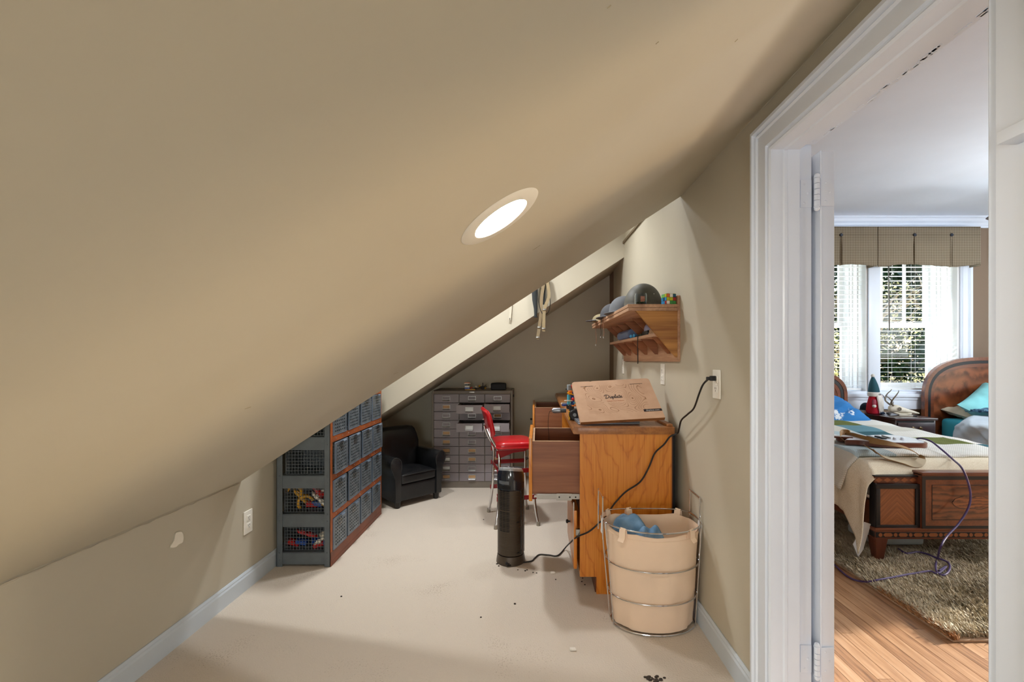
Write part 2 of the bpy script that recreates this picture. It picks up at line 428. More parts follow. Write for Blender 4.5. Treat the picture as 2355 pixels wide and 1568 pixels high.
# ================================================================ the bedroom shell
XBR, YW, ZC, YN = 6.3, 4.9, 2.73, -1.5
WZ0, WZ1 = 0.86, 2.45
WINS = ((2.779, 3.645), (3.76, 4.626))
WT = .42
b = MB()
xs = [XB, WINS[0][0], WINS[0][1], WINS[1][0], WINS[1][1], XBR + .15]
b.box(xs[0], xs[1], YW, YW + WT, 0, 2.8).box(xs[2], xs[3], YW, YW + WT, WZ0, WZ1).box(xs[4], xs[5], YW, YW + WT, 0, 2.8)
b.box(xs[1], xs[4], YW, YW + WT, 0, WZ0).box(xs[1], xs[4], YW, YW + WT, WZ1, 2.8)
struct(b.obj('wall_back', M['bedwall'], smooth=False, origin='world'))
b = MB(); x0, x1 = XBR, XBR + .15      # right bedroom wall with the window that lets the low sun in
NW = (1.62, 3.02, .55, 2.15)
b.box(x0, x1, YN - .15, NW[0], 0, 2.8).box(x0, x1, NW[1], YW, 0, 2.8).box(x0, x1, NW[0], NW[1], 0, NW[2]).box(x0, x1, NW[0], NW[1], NW[3], 2.8)
struct(b.obj('wall_right', M['bedwall'], smooth=False, origin='world'))
struct(MB().box(XB, XBR, YN - .15, YN, 0, 2.8).obj('wall_front', M['bedwall'], smooth=False, origin='world'))
struct(MB().box(XB - .01, XBR + .15, YN - .15, YW + WT, ZC, ZC + .1).obj('ceiling', M['ceil'], smooth=False, origin='world'))
# crown moulding
pr = [(YW - .001, ZC - .001), (YW - .075, ZC - .001), (YW - .075, ZC - .018), (YW - .062, ZC - .026), (YW - .05, ZC - .05), (YW - .03, ZC - .07), (YW - .026, ZC - .085), (YW - .018, ZC - .09), (YW - .018, ZC - .115), (YW - .001, ZC - .115)]
struct(MB().prism(pr, 'x', XB + .001, XBR - .001).obj('trim_2', M['trim'], smooth=False, origin='world'))
struct(MB().prism([(YW - .001, .001), (YW - .016, .001), (YW - .016, .14), (YW - .008, .155), (YW - .001, .155)], 'x', XB + .1, XBR - .001).obj('baseboard_back', M['trim'], smooth=False, origin='world'))

# hardwood floor: sub-floor plus strip planks where they can be told apart
M['plank'] = None
def plank_mat():
    m, nt, b = newmat('strip_oak'); b.inputs['Roughness'].default_value = 0.34; b.inputs['Coat Weight'].default_value = 0.2; b.inputs['Coat Roughness'].default_value = .2
    oi = N(nt, 'ShaderNodeObjectInfo')
    tc = N(nt, 'ShaderNodeTexCoord'); ad = N(nt, 'ShaderNodeVectorMath', operation='ADD'); 
    cb = N(nt, 'ShaderNodeCombineXYZ'); mu = N(nt, 'ShaderNodeMath', operation='MULTIPLY'); mu.inputs[1].default_value = 37.0
    L(nt, oi.outputs['Random'], mu.inputs[0]); L(nt, mu.outputs[0], cb.inputs['X']); L(nt, mu.outputs[0], cb.inputs['Y'])
    L(nt, tc.outputs['Object'], ad.inputs[0]); L(nt, cb.outputs[0], ad.inputs[1])
    mp = N(nt, 'ShaderNodeMapping'); mp.inputs['Scale'].default_value = (60, 3.2, 60); L(nt, ad.outputs[0], mp.inputs['Vector'])
    n = N(nt, 'ShaderNodeTexNoise', Scale=1.0, Detail=6.0, Roughness=.62); L(nt, mp.outputs[0], n.inputs['Vector'])
    r = N(nt, 'ShaderNodeMath', operation='MULTIPLY_ADD'); r.inputs[1].default_value = .22; L(nt, oi.outputs['Random'], r.inputs[0]); L(nt, n.outputs['Fac'], r.inputs[2])
    L(nt, ramp(nt, r.outputs[0], [(.34, '#61442e'), (.5, '#916a4a'), (.7, '#ac8664'), (.9, '#bd9d7e')]), b.inputs['Base Color'])
    bump(nt, b, n.outputs['Fac'], .1, .001)
    return m
M['plank'] = plank_mat()
FL = struct(MB().box(XB - .06, XBR, YN, YW, -.1, -.004).obj('floor', mat('subfloor', '#6d4828', .6), smooth=False, origin='world'))
PW = .0572; shared = {}
nx = 0; x = XB + .005
while x < 2.2:
    y = .45 - rng.random() * 1.2; 
    while y < 3.6:
        ln = rng.choice([.62, .88, 1.1, 1.45, 1.7]); y1_ = y + ln
        if ln not in shared:
            o = MB().box(0, PW - .0012, 0, ln - .0012, -.004, 0, .0006, 1).obj('plank', M['plank'], FL, smooth=False); shared[ln] = o.data
        else:
            o = bpy.data.objects.new('plank', shared[ln]); COL.objects.link(o); o.parent = FL
        o.location = (x, y, 0); y = y1_
    x += PW; nx += 1
b = MB()
while x < XBR:
    b.box(x, x + PW - .0012, YN, YW, -.004, 0); x += PW
tag(b.obj('planking', M['plank'], FL, smooth=False), kind='stuff')

# ---------------------------------------------------------------- windows of the far bedroom wall
YS = YW + .30     # plane of the sashes
M['winwhite'] = paint('window_white', '#f0f0ee', .4, .04)
def glass():
    m, nt, b = newmat('window_glass'); nt.nodes.remove(b)
    t = N(nt, 'ShaderNodeBsdfTransparent'); g = N(nt, 'ShaderNodeBsdfGlossy'); g.inputs['Roughness'].default_value = .02
    fr = N(nt, 'ShaderNodeFresnel', IOR=1.4); mx = N(nt, 'ShaderNodeMixShader')
    q_ = N(nt, 'ShaderNodeMath', operation='MULTIPLY'); q_.inputs[1].default_value = .3; L(nt, fr.outputs[0], q_.inputs[0]); L(nt, q_.outputs[0], mx.inputs[0]); L(nt, t.outputs[0], mx.inputs[1]); L(nt, g.outputs[0], mx.inputs[2])
    L(nt, mx.outputs[0], nt.nodes['Material Output'].inputs['Surface']); return m
M['glass'] = glass()
for wi, (x0, x1) in enumerate(WINS):
    w = empty('window_%d' % (wi + 1)); w['kind'] = 'structure'
    j = .02
    MB().box(x0, x0 + j, YW + .002, YS + .1, WZ0, WZ1).obj('jamb', M['winwhite'], w, smooth=False)
    MB().box(x1 - j, x1, YW + .002, YS + .1, WZ0, WZ1).obj('jamb', M['winwhite'], w, smooth=False)
    MB().box(x0 + j, x1 - j, YW + .002, YS + .1, WZ1 - j, WZ1).obj('head_jamb', M['winwhite'], w, smooth=False)
    # sliding tracks / stops on the jambs
    for xx in (x0 + j, x1 - j - .012):
        for yy in (YW + .12, YW + .20, YW + .25): MB().box(xx, xx + .012, yy, yy + .014, WZ0 + .02, WZ1 - j).obj('stop_bead', M['winwhite'], w, smooth=False)
    ZM = 1.6
    for nm, ya, za, zb, mun in (('upper_sash', YS + .04, ZM - .025, WZ1 - j, True), ('lower_sash', YS, WZ0 + .035, ZM + .025, False)):
        s_ = MB(); xa, xb = x0 + j + .012, x1 - j - .012
        s_.box(xa, xa + .045, ya, ya + .035, za, zb, .003).box(xb - .045, xb, ya, ya + .035, za, zb, .003)
        s_.box(xa + .045, xb - .045, ya, ya + .035, za, za + .05, .003).box(xa + .045, xb - .045, ya, ya + .035, zb - .05, zb, .003)
        so = s_.obj(nm, M['winwhite'], w)
        if mun:
            for t in (1 / 3, 2 / 3):
                xm_ = xa + (xb - xa) * t; MB().box(xm_ - .011, xm_ + .011, ya + .004, ya + .03, za + .05, zb - .05).obj('muntin', M['winwhite'], so, smooth=False)
        MB().box(xa + .045, xb - .045, ya + .015, ya + .019, za + .05, zb - .05).obj('pane', M['glass'], so, smooth=False)
    MB().box(x0, x1, YS - .02, YS + .12, WZ0, WZ0 + .035, .002).obj('sill', M['winwhite'], w, smooth=False)
# casing shared by the pair of windows, stool and apron
tw = empty('trim_3'); tw['kind'] = 'structure'
cp = [(0, 0), (0, .012), (.008, .018), (.016, .013), (.020, .020), (.07, .022), (.078, .028), (.086, .022), (.09, .03), (.118, .03), (.118, 0)]
MB().prism([(WINS[1][1] + u, YW - .001 - v) for u, v in cp], 'z', WZ0 - .02, WZ1 + .1).obj('casing_board', M['trim'], tw, smooth=False)
MB().prism([(WINS[0][0] - u, YW - .001 - v) for u, v in cp], 'z', WZ0 - .02, WZ1 + .1).obj('casing_board', M['trim'], tw, smooth=False)
MB().box(WINS[0][1] - .004, WINS[1][0] + .004, YW - .02, YW - .001, WZ0 - .02, WZ1 + .1, .002).obj('mullion_board', M['trim'], tw)
xa, xb = WINS[0][0] - .14, WINS[1][1] + .14
MB().box(xa, xb, YW - .05, YW - .001, WZ0 - .055, WZ0 - .02, .006).box(xa + .02, xb - .02, YW - .03, YW - .001, WZ0 - .085, WZ0 - .055, .004).obj('stool', M['trim'], tw)
MB().box(WINS[0][0] + .001, WINS[1][1] - .001, YW - .006, YS - .02, WZ0 - .025, WZ0 + .006, .001).obj('inner_sill', M['trim'], tw)
MB().box(xa + .03, xb - .03, YW - .02, YW - .001, WZ0 - .185, WZ0 - .085, .003).obj('apron', M['trim'], tw)

# ---------------------------------------------------------------- outdoors
struct(MB().box(-20, 30, YW + WT + .02, 40, -3.2, -3.0).obj('ground', mat('garden_soil', '#5d6a3e', .9, bmp=.3), smooth=False, origin='world'))
# ================================================================ recessed light in the slope
def emis(name, col, st):
    m, nt, b = newmat(name); b.inputs['Base Color'].default_value = lin(col)
    b.inputs['Emission Color'].default_value = lin(col); b.inputs['Emission Strength'].default_value = st; return m
M['lens'] = emis('lamp_lens', '#fff8ee', 120.0)
M['lamptrim'] = mat('lamp_trim_white', '#dcd8cc', 0.45, var=.02)
rl = thing('recessed_light', 'round white recessed light glowing in the sloped ceiling', 'ceiling light', (-.059, .952, cz(-.059) - .0005))
rl.rotation_euler = (0, -math.atan(SLOPE), 0)
MB().lathe([(.061, .001), (.060, -.001), (.064, -.004), (.090, -.003), (.095, .0)], 64, caps=False).obj('trim_ring', M['lamptrim'], rl)
MB().lathe([(.0005, -.0005), (.04, -.001), (.061, -.0003)], 48, caps=False).obj('lens', M['lens'], rl)

# ================================================================ wall outlets
def outlet(loc, rz, label, group=None):
    t = thing('wall_outlet', label, 'outlet', loc, rz, group)      # local: faces -y
    MB().box(-.036, .036, -.006, -.0005, -.060, .060, .0035, 3).obj('face_plate', M['whiteplastic'], t)
    for z in (-.0205, .0205):
        r = MB().box(-.0165, .0165, -.0085, -.0055, z - .0145, z + .0145, .004, 3).obj('receptacle', M['whiteplastic'], t)
        b = MB()
        for x in (-.006, .006): b.box(x - .0011, x + .0011, -.0089, -.0083, z - .001, z + .008)
        b.cyl((0, -.0089, z - .007), (0, -.0083, z - .007), .0024, 10)
        b.obj('slot', M['dark'], r, smooth=False)
    MB().ball((0, -.006, 0), .003, (1, .4, 1), 8).obj('screw', M['whiteplastic'], t)
    return t
outlet((XL, 2.412, .347), R(90), 'white wall outlet low on the left knee wall')
outlet((XR, 1.897, 1.10), R(-90), 'white wall outlet on the right wall with a black plug in it')
outlet((XR, 2.66, 1.118), R(-90), 'white wall outlet under the wooden wall shelf, nearer to the doorway')
outlet((XR, 3.77, 1.148), R(-90), 'white wall outlet below the far end of the wooden wall shelf')

# ================================================================ metal locker-basket unit
M['greysteel'] = mat('grey_enamel', '#5d6468', .42, var=.12, nscale=14, bmp=.08, bscale=40)
M['orange'] = mat('orange_enamel', '#b4602c', .5, var=.1, nscale=10, bmp=.1, bscale=60, color2='#8c4a24')
M['rust'] = mat('worn_red_brown_enamel', '#8d5038', .6, nscale=7, color2='#6f4434', bmp=.15, bscale=50)
SX, SY = XL + .022, 2.65
un = thing('basket_rack', 'tall grey metal rack with orange front rails holding locker baskets', 'rack', (SX, SY, 0))
RW, RL, PITCH, Z0 = .314, .912, .2235, .084
NR = 5; HT = Z0 + NR * PITCH + .04
for x, fr in ((0, 0), (RW - .036, 1)):
    for y in (0, RL - .014):
        p = MB().box(x, x + .034, y, y + .004, 0, HT, .001, 1).box(x + (.030 if fr else 0), x + (.034 if fr else .004), y, y + .014, 0, HT, .001, 1).obj('post', M['greysteel'], un, smooth=False)
        bl = MB()
        for k in range(NR + 1):
            for dz in (.012, .052): bl.ball((x + .017, y - .0005 if y == 0 else y + .0145, Z0 - .055 + k * PITCH + dz), .0045, (1, .6, 1), 8)
        tag(bl.obj('bolts', M['greysteel'], p), kind='stuff')
for y in (0, RL - .024):
    MB().box(RW - .002, RW + .002, y, y + .024, 0, HT, .0008, 1).obj('front_flange', M['orange'], un, smooth=False)
for k in range(NR + 1):
    z = Z0 + k * PITCH
    if k == 0:
        MB().box(RW - .002, RW + .003, .0, RL, 0.002, z - .0, .001, 1).obj('plinth', M['rust'], un, smooth=False)
        MB().box(RW + .0032, RW + .0045, .012, RL - .01, .012, .030, .0005, 1).obj('plinth_strip', M['rust'], un, smooth=False)
    else:
        r = MB().box(RW - .003, RW + .003, .022, RL - .022, z - .036, z, .001, 1).obj('rail', M['orange'], un, smooth=False)
        rv = MB()
        for q in range(9): rv.ball((RW + .003, .07 + q * .096, z - .018), .0042, (.6, 1, 1), 8)
        tag(rv.obj('rivets', M['steel'], r), kind='stuff')
    for y in (.0045, RL - .0065):
        MB().box(.012, RW - .012, y, y + .0025, z - .078 if k else .012, z - .006, .0008, 1).obj('side_panel', M['greysteel'], un, smooth=False)
    MB().box(.006, RW - .004, .007, RL - .007, z - .006, z - .003).obj('shelf', M['greysteel'], un, smooth=False)
    if k < NR:
        for q in range(1, 4):
            yq = .012 + q * .222
            MB().box(.02, RW - .004, yq - .0015, yq + .0015, z - .002, z + PITCH - .037).obj('divider', M['greysteel'], un, smooth=False)
def perforated():
    m, nt, b = newmat('perforated_steel'); b.inputs['Roughness'].default_value = .42; b.inputs['Metallic'].default_value = .25
    v = coords(nt); n = N(nt, 'ShaderNodeTexNoise', Scale=18.0, Detail=4.0); L(nt, v, n.inputs['Vector'])
    L(nt, ramp(nt, n.outputs['Fac'], [(.3, '#5e6972'), (.7, '#7d8891')]), b.inputs['Base Color'])
    sp = N(nt, 'ShaderNodeSeparateXYZ'); L(nt, v, sp.inputs[0])
    def hole(out, pitch):
        a = N(nt, 'ShaderNodeMath', operation='DIVIDE'); a.inputs[1].default_value = pitch; L(nt, out, a.inputs[0])
        f = N(nt, 'ShaderNodeMath', operation='FRACT'); L(nt, a.outputs[0], f.inputs[0])
        s = N(nt, 'ShaderNodeMath', operation='SUBTRACT'); s.inputs[1].default_value = .5; L(nt, f.outputs[0], s.inputs[0])
        p = N(nt, 'ShaderNodeMath', operation='MULTIPLY'); p.inputs[1].default_value = pitch; L(nt, s.outputs[0], p.inputs[0])
        q = N(nt, 'ShaderNodeMath', operation='POWER'); q.inputs[1].default_value = 2.0; 
        ab = N(nt, 'ShaderNodeMath', operation='ABSOLUTE'); L(nt, p.outputs[0], ab.inputs[0]); L(nt, ab.outputs[0], q.inputs[0]); return q.outputs[0]
    h1, h2 = hole(sp.outputs['Y'], .025), hole(sp.outputs['Z'], .0195)
    ad = N(nt, 'ShaderNodeMath', operation='ADD'); L(nt, h1, ad.inputs[0]); L(nt, h2, ad.inputs[1])
    lt = N(nt, 'ShaderNodeMath', operation='LESS_THAN'); lt.inputs[1].default_value = .0060 ** 2; L(nt, ad.outputs[0], lt.inputs[0])
    def lim(out, mx):
        ab = N(nt, 'ShaderNodeMath', operation='ABSOLUTE'); L(nt, out, ab.inputs[0])
        l = N(nt, 'ShaderNodeMath', operation='LESS_THAN'); l.inputs[1].default_value = mx; L(nt, ab.outputs[0], l.inputs[0]); return l.outputs[0]
    m1 = N(nt, 'ShaderNodeMath', operation='MULTIPLY'); L(nt, lim(sp.outputs['Y'], .0874), m1.inputs[0]); L(nt, lim(sp.outputs['Z'], .078), m1.inputs[1])
    m2 = N(nt, 'ShaderNodeMath', operation='MULTIPLY'); L(nt, m1.outputs[0], m2.inputs[0]); L(nt, lt.outputs[0], m2.inputs[1])
    inv = N(nt, 'ShaderNodeMath', operation='SUBTRACT'); inv.inputs[0].default_value = 1.0; L(nt, m2.outputs[0], inv.inputs[1])
    L(nt, inv.outputs[0], b.inputs['Alpha']); return m
M['perf'] = perforated()
M['bluesteel'] = mat('blue_grey_steel', '#6f7f92', .38, .3, var=.08)
def make_basket():
    t = thing('wire_basket', 'x', 'basket')
    w, h, d = .0955, .0895, .285        # half width, half height, depth; local: front at x=0
    f = MB().box(-.0012, .0012, -w, w, -h, h).obj('front_panel', M['perf'], t, smooth=False); f.location = (0, 0, h + .004)
    e = MB()
    for q in (-1, 1): e.box(-.006, .002, q * w - .003, q * w + .003, .004, 2 * h + .004, .001, 1)
    e.box(-.006, .003, -w, w, 2 * h, 2 * h + .007, .001, 1).box(-.006, .002, -w, w, .002, .007, .001, 1)
    e.obj('rim', M['bluesteel'], t, smooth=False)
    hd = MB().ribbon([(0.001, 0, 2 * h + .002), (.016, 0, 2 * h + .010), (.024, 0, 2 * h + .006), (.022, 0, 2 * h - .003)], (0, 1, 0), .05, .002)
    hd.obj('pull_tab', M['bluesteel'], t)
    lb = MB().box(.0012, .0028, -.026, .026, .128, .131).box(.0012, .0028, -.026, .026, .149, .152).box(.0012, .0028, -.026, -.023, .128, .152).box(.0012, .0028, .023, .026, .128, .152)
    lb.obj('label_holder', M['steel'], t, smooth=False)
    wm = M['greysteel']; r = .0011; c = .0178
    for q in (-1, 1):
        b = MB(); y = q * (w - .002)
        n = int(d / c)
        for i in range(n + 1): b.box(-.004 - i * c - r, -.004 - i * c + r, y - r, y + r, .004, .172)
        for j in range(10): b.box(-.004 - n * c, -.004, y - r, y + r, .004 + j * .0186 - r, .004 + j * .0186 + r)
        b.obj('side_mesh', wm, t, smooth=False)
    b = MB().box(-d, -.004, -w + .003, w - .003, .002, .0035).box(-d, -d + .002, -w + .003, w - .003, .003, .17)
    b.obj('tray', wm, t, smooth=False)
    return t
proto = make_basket(); first = True
rown = ['bottom', 'second', 'third', 'fourth', 'top']; coln = ['nearest the doorway', 'second from the doorway', 'third from the doorway', 'nearest the armchair']
for r in range(NR):
    for c in range(4):
        o = proto if first else copy_tree(proto); first = False
        out = [.002, .010, .005, .001, .012, .003][(r * 5 + c * 3) % 6]
        o.location = (SX + RW + .0035 + out, SY + .012 + .111 + c * .222, Z0 + r * PITCH - .0015)
        o.rotation_euler = (0, 0, R([0, 1.5, -1.2, .6, -.5][(r * 3 + c * 2) % 5]))
        o['label'] = 'grey perforated locker basket in the %s row of the rack, %s' % (rown[r], coln[c])
        o['group'] = 'locker baskets in the rack'

# toys behind the wire of the near baskets
TOY = {k: mat('toy_' + k, v, .3, var=.03) for k, v in dict(red='#c8201c', yellow='#d9a21b', blue='#1f4fa8', white='#e3dccb', orange='#e0761e', grey='#8f979d', black='#1c1c1e', green='#3f8f3a', teal='#4aa6c0').items()}
def toy_piece(kind, col, loc, rot, label, group, s=1.0):
    b = MB()
    if kind == 'brick':
        b.box(-.03 * s, .03 * s, -.016 * s, .016 * s, -.01 * s, .01 * s, .0015)
        for i in range(4):
            for j in (-1, 1): b.cyl(((-.0225 + i * .015) * s, j * .008 * s, .01 * s), ((-.0225 + i * .015) * s, j * .008 * s, .014 * s), .005 * s, 8)
    elif kind == 'arch':
        P = [(.035 * s * math.cos(a), 0, .035 * s * math.sin(a)) for a in [math.pi * i / 8 for i in range(9)]]
        b.ribbon(P, (0, 1, 0), .02 * s, .012 * s).box(-.045 * s, -.03 * s, -.01 * s, .01 * s, -.02 * s, .004 * s, .002).box(.03 * s, .045 * s, -.01 * s, .01 * s, -.02 * s, .004 * s, .002)
    elif kind == 'wing':
        b.prism([(-.06 * s, -.006 * s), (.04 * s, -.02 * s), (.065 * s, 0), (.05 * s, .02 * s), (-.04 * s, .018 * s)], 'y', -.006 * s, .006 * s, .002)
        b.cyl((.02 * s, -.012 * s, 0), (.02 * s, .012 * s, 0), .011 * s, 12).box(-.03 * s, -.01 * s, -.012 * s, .012 * s, -.004 * s, .008 * s, .002)
    o = b.obj('toy_piece', TOY[col], origin=(0, 0, 0)); o.location = loc; o.rotation_euler = rot
    return tag(o, label, 'toy', group)
by = SY + .012 + .111
def inb(row, dx, dy, dz): return (SX + RW - dx, by + dy, Z0 + row * PITCH + dz)
for col, kind, row, dx, dy, dz, rot, lb_ in (
    ('yellow', 'arch', 1, .235, -.06, .115, (.3, .6, .2), 'yellow arched toy piece highest at the back of the second-row near basket'), ('yellow', 'arch', 1, .185, -.05, .05, (.2, -.5, .4), 'yellow arched toy piece low in the middle of the second-row near basket'), ('yellow', 'wing', 1, .215, -.045, .085, (1.5, .8, .0), 'yellow blade-shaped toy piece leaning behind the second-row mesh'),
    ('red', 'wing', 1, .12, -.05, .125, (1.5, .9, .1), 'red blade-shaped toy piece at the top of the second-row near basket'), ('red', 'brick', 1, .15, -.04, .03, (.2, .2, .6), 'red studded toy brick at the bottom of the second-row near basket'), ('red', 'brick', 1, .07, -.05, .10, (.5, .2, 1.0), 'red studded toy brick tilted high beside the white piece, second row'),
    ('blue', 'brick', 1, .12, -.03, .03, (0, .3, .2), 'blue studded toy brick under the white piece in the second-row basket'), ('white', 'wing', 1, .09, -.066, .07, (1.4, .75, .05), 'long white toy piece slanting behind the second-row mesh'), ('white', 'arch', 1, .045, -.055, .09, (.3, 1.0, .2), 'white arched toy piece at the front end of the second-row basket'), ('yellow', 'brick', 1, .05, -.05, .03, (.3, .6, .4), 'yellow studded toy brick at the front end of the second-row basket'),
    ('red', 'brick', 0, .25, -.05, .03, (.2, .4, .3), 'red studded toy brick at the wall end of the bottom-row basket'), ('blue', 'brick', 0, .20, -.055, .035, (.1, .2, .1), 'blue studded toy brick near the wall end of the bottom-row basket'), ('red', 'wing', 0, .175, -.05, .085, (1.5, .3, .1), 'red blade-shaped toy piece on top in the bottom-row basket'), ('blue', 'brick', 0, .12, -.03, .03, (.3, .1, .5), 'blue studded toy brick in the middle of the bottom-row basket'),
    ('white', 'wing', 0, .075, -.068, .055, (1.4, -.6, .05), 'long white toy piece slanting behind the bottom-row mesh'), ('white', 'brick', 0, .06, -.055, .085, (.4, -.5, .3), 'white studded toy brick on top at the front of the bottom-row basket'), ('red', 'brick', 0, .10, -.05, .02, (.1, -.3, .2), 'red studded toy brick under the white piece in the bottom row'), ('blue', 'brick', 0, .04, -.05, .025, (.1, .3, .8), 'blue studded toy brick at the front end of the bottom-row basket')):
    toy_piece(kind, col, inb(row, dx, dy, dz), rot, lb_, 'toy pieces in the near baskets', 1.05)

# ================================================================ child's black leather armchair
def leather():
    m, nt, b = newmat('black_leather'); b.inputs['Roughness'].default_value = .27; b.inputs['Base Color'].default_value = lin('#17181a')
    v = coords(nt); n = N(nt, 'ShaderNodeTexNoise', Scale=9.0, Detail=5.0); L(nt, v, n.inputs['Vector'])
    L(nt, ramp(nt, n.outputs['Fac'], [(.3, '#121315'), (.75, '#1f2022')]), b.inputs['Base Color'])
    vo = N(nt, 'ShaderNodeTexVoronoi', Scale=260.0); L(nt, v, vo.inputs['Vector'])
    a = N(nt, 'ShaderNodeMath', operation='MULTIPLY_ADD'); a.inputs[1].default_value = .25; L(nt, vo.outputs['Distance'], a.inputs[0]); L(nt, n.outputs['Fac'], a.inputs[2])
    bump(nt, b, a.outputs[0], .35, .006); return m
M['leather'] = leather()
ac = thing('armchair', 'small black leather club armchair with rolled arms between rack and drawer cabinet', 'chair', (-1.065, 3.965, 0), R(46))
def soft(x0, x1, y0, y1, z0, z1, bev, puff=0.0):
    """rounded box whose top can swell a little"""
    t = bmesh.new(); bmesh.ops.create_cube(t, size=2.0); bmesh.ops.subdivide_edges(t, edges=list(t.edges), cuts=13, use_grid_fill=True)
    hx_, hy_, hz_ = (x1 - x0) / 2, (y1 - y0) / 2, (z1 - z0) / 2; r = min(bev, hx_ * .95, hy_ * .95, hz_ * .95)
    for v in t.verts:
        q = [math.copysign(1 - (1 - abs(c)) ** 1.9, c) for c in v.co]
        x, y = q[0], q[1]; k = puff * max(0, 1 - x * x) * max(0, 1 - y * y)
        p = Vector((q[0] * hx_, q[1] * hy_, q[2] * hz_)); c = Vector([max(-h + r, min(h - r, a)) for a, h in zip(p, (hx_, hy_, hz_))]); d = p - c
        if d.length > 1e-9: p = c + d.normalized() * r
        v.co = Vector(((x0 + x1) / 2 + p.x, (y0 + y1) / 2 + p.y, (z0 + z1) / 2 + p.z + (k if q[2] > 0 else 0)))
    return t
MB().merge(soft(-.19, .19, -.205, .17, .052, .185, .012)).obj('base', M['leather'], ac)
s_ = MB().merge(soft(-.167, .167, -.215, .12, .187, .268, .02, .022)).obj('seat_cushion', M['leather'], ac)
MB().tube(smooth_path([(-.163, -.214, .258), (-.05, -.219, .264), (.08, -.219, .264), (.163, -.214, .258)], 4), .003, 6).obj('piping', M['leather'], s_)
for q in (-1, 1):
    b = MB(); rings = []
    prof = [(.168, .052), (.168, .30), (.164, .345), (.172, .385), (.198, .41), (.228, .413), (.252, .395), (.262, .362), (.256, .33), (.240, .30), (.228, .25), (.222, .15), (.220, .052)]
    for y, sc_ in ((-.218, .95), (-.212, 1.0), (-.1, 1.0), (.08, .985), (.19, .97), (.2, .93)):
        rings.append([Vector((q * (.205 + (x - .205) * sc_), y, .23 + (z - .23) * sc_)) for x, z in prof])
    b.loft(rings); a_ = b.obj('armrest', M['leather'], ac, ang=50)
    MB().tube(smooth_path([(q * x, -.217, z) for x, z in prof[1:11]], 3), .0032, 6).obj('piping', M['leather'], a_)
rings = []      # back: tapered rounded panel leaning backwards
for z, hw, y0, y1 in ((.20, .165, .06, .19), (.27, .17, .062, .20), (.36, .185, .075, .213), (.42, .21, .085, .222), (.47, .212, .09, .224), (.53, .198, .10, .225), (.58, .178, .112, .222), (.602, .16, .13, .212), (.609, .12, .15, .2)):
    ring = []
    for k in range(24):
        a = 2 * math.pi * k / 24; c_, s__ = math.cos(a), math.sin(a)
        ring.append(Vector((hw * abs(c_) ** .45 * (1 if c_ >= 0 else -1), (y0 + y1) / 2 + (y1 - y0) / 2 * abs(s__) ** .6 * (1 if s__ >= 0 else -1), z)))
    rings.append(ring)
MB().loft(rings).obj('backrest', M['leather'], ac, ang=60)
M['footwood'] = mat('dark_wood_foot', '#14110f', .4)
for x in (-.185, .185):
    for y in (-.185, .16): MB().lathe([(.018, 0), (.021, .004), (.027, .052)], 14, (x, y, 0)).obj('foot', M['footwood'], ac)

# ================================================================ steel drawer cabinet
M['cab'] = mat('taupe_grey_enamel', '#857d81', .45, var=.06, nscale=5)
M['cabbody'] = mat('brown_grey_enamel', '#756c61', .5, var=.08, nscale=5)
M['card'] = mat('orange_card', '#b8946c', .8); M['cardw'] = mat('white_card', '#cfd3d3', .6); M['cardn'] = M['cab']
CX0, CX1, CY0, CY1, CH = -.907, -.146, 4.29, 4.72, .912
cb = thing('drawer_cabinet', 'grey steel card-file cabinet of thirty small drawers against the back wall', 'cabinet', ((CX0 + CX1) / 2, (CY0 + CY1) / 2, 0))
hx, hy = (CX1 - CX0) / 2, (CY1 - CY0) / 2
b = MB().box(-hx, -hx + .017, -hy, hy, 0, CH, .003).box(hx - .022, hx, -hy, hy, 0, CH, .003).box(-hx + .017, hx - .022, -hy, hy, CH - .031, CH, .003).box(-hx + .017, hx - .022, hy - .005, hy, 0, CH)
b.box(-hx + .017, hx - .022, -hy + .004, hy - .005, .0, .062)
cdx = (2 * hx - .039) / 3
for c in (1, 2): b.box(-hx + .017 + c * cdx - .002, -hx + .017 + c * cdx + .002, -hy + .004, hy, .062, CH - .031)
b.obj('body', M['cabbody'], cb, ang=25)
MB().box(-.028, .02, -hy - .003, -hy, CH - .017, CH - .009, .001).obj('name_plate', M['steel'], cb)
MB().cyl((hx, -hy + .05, CH - .05), (hx + .012, -hy + .05, CH - .05), .012, 12).obj('lock_knob', M['black'], cb)
opens = {(1, 1): .20, (2, 1): .11, (1, 3): .205, (2, 3): .19}
cards = {0: 'nonono', }
ORG = {(0, 1), (0, 4), (0, 5), (0, 6), (0, 9), (1, 6), (1, 7), (1, 9), (2, 2), (2, 7), (2, 8)}
WHT = {(0, 7), (0, 8), (1, 1), (2, 1), (1, 3), (2, 3)}
rp = (CH - .031 - .062) / 10
shared = {}
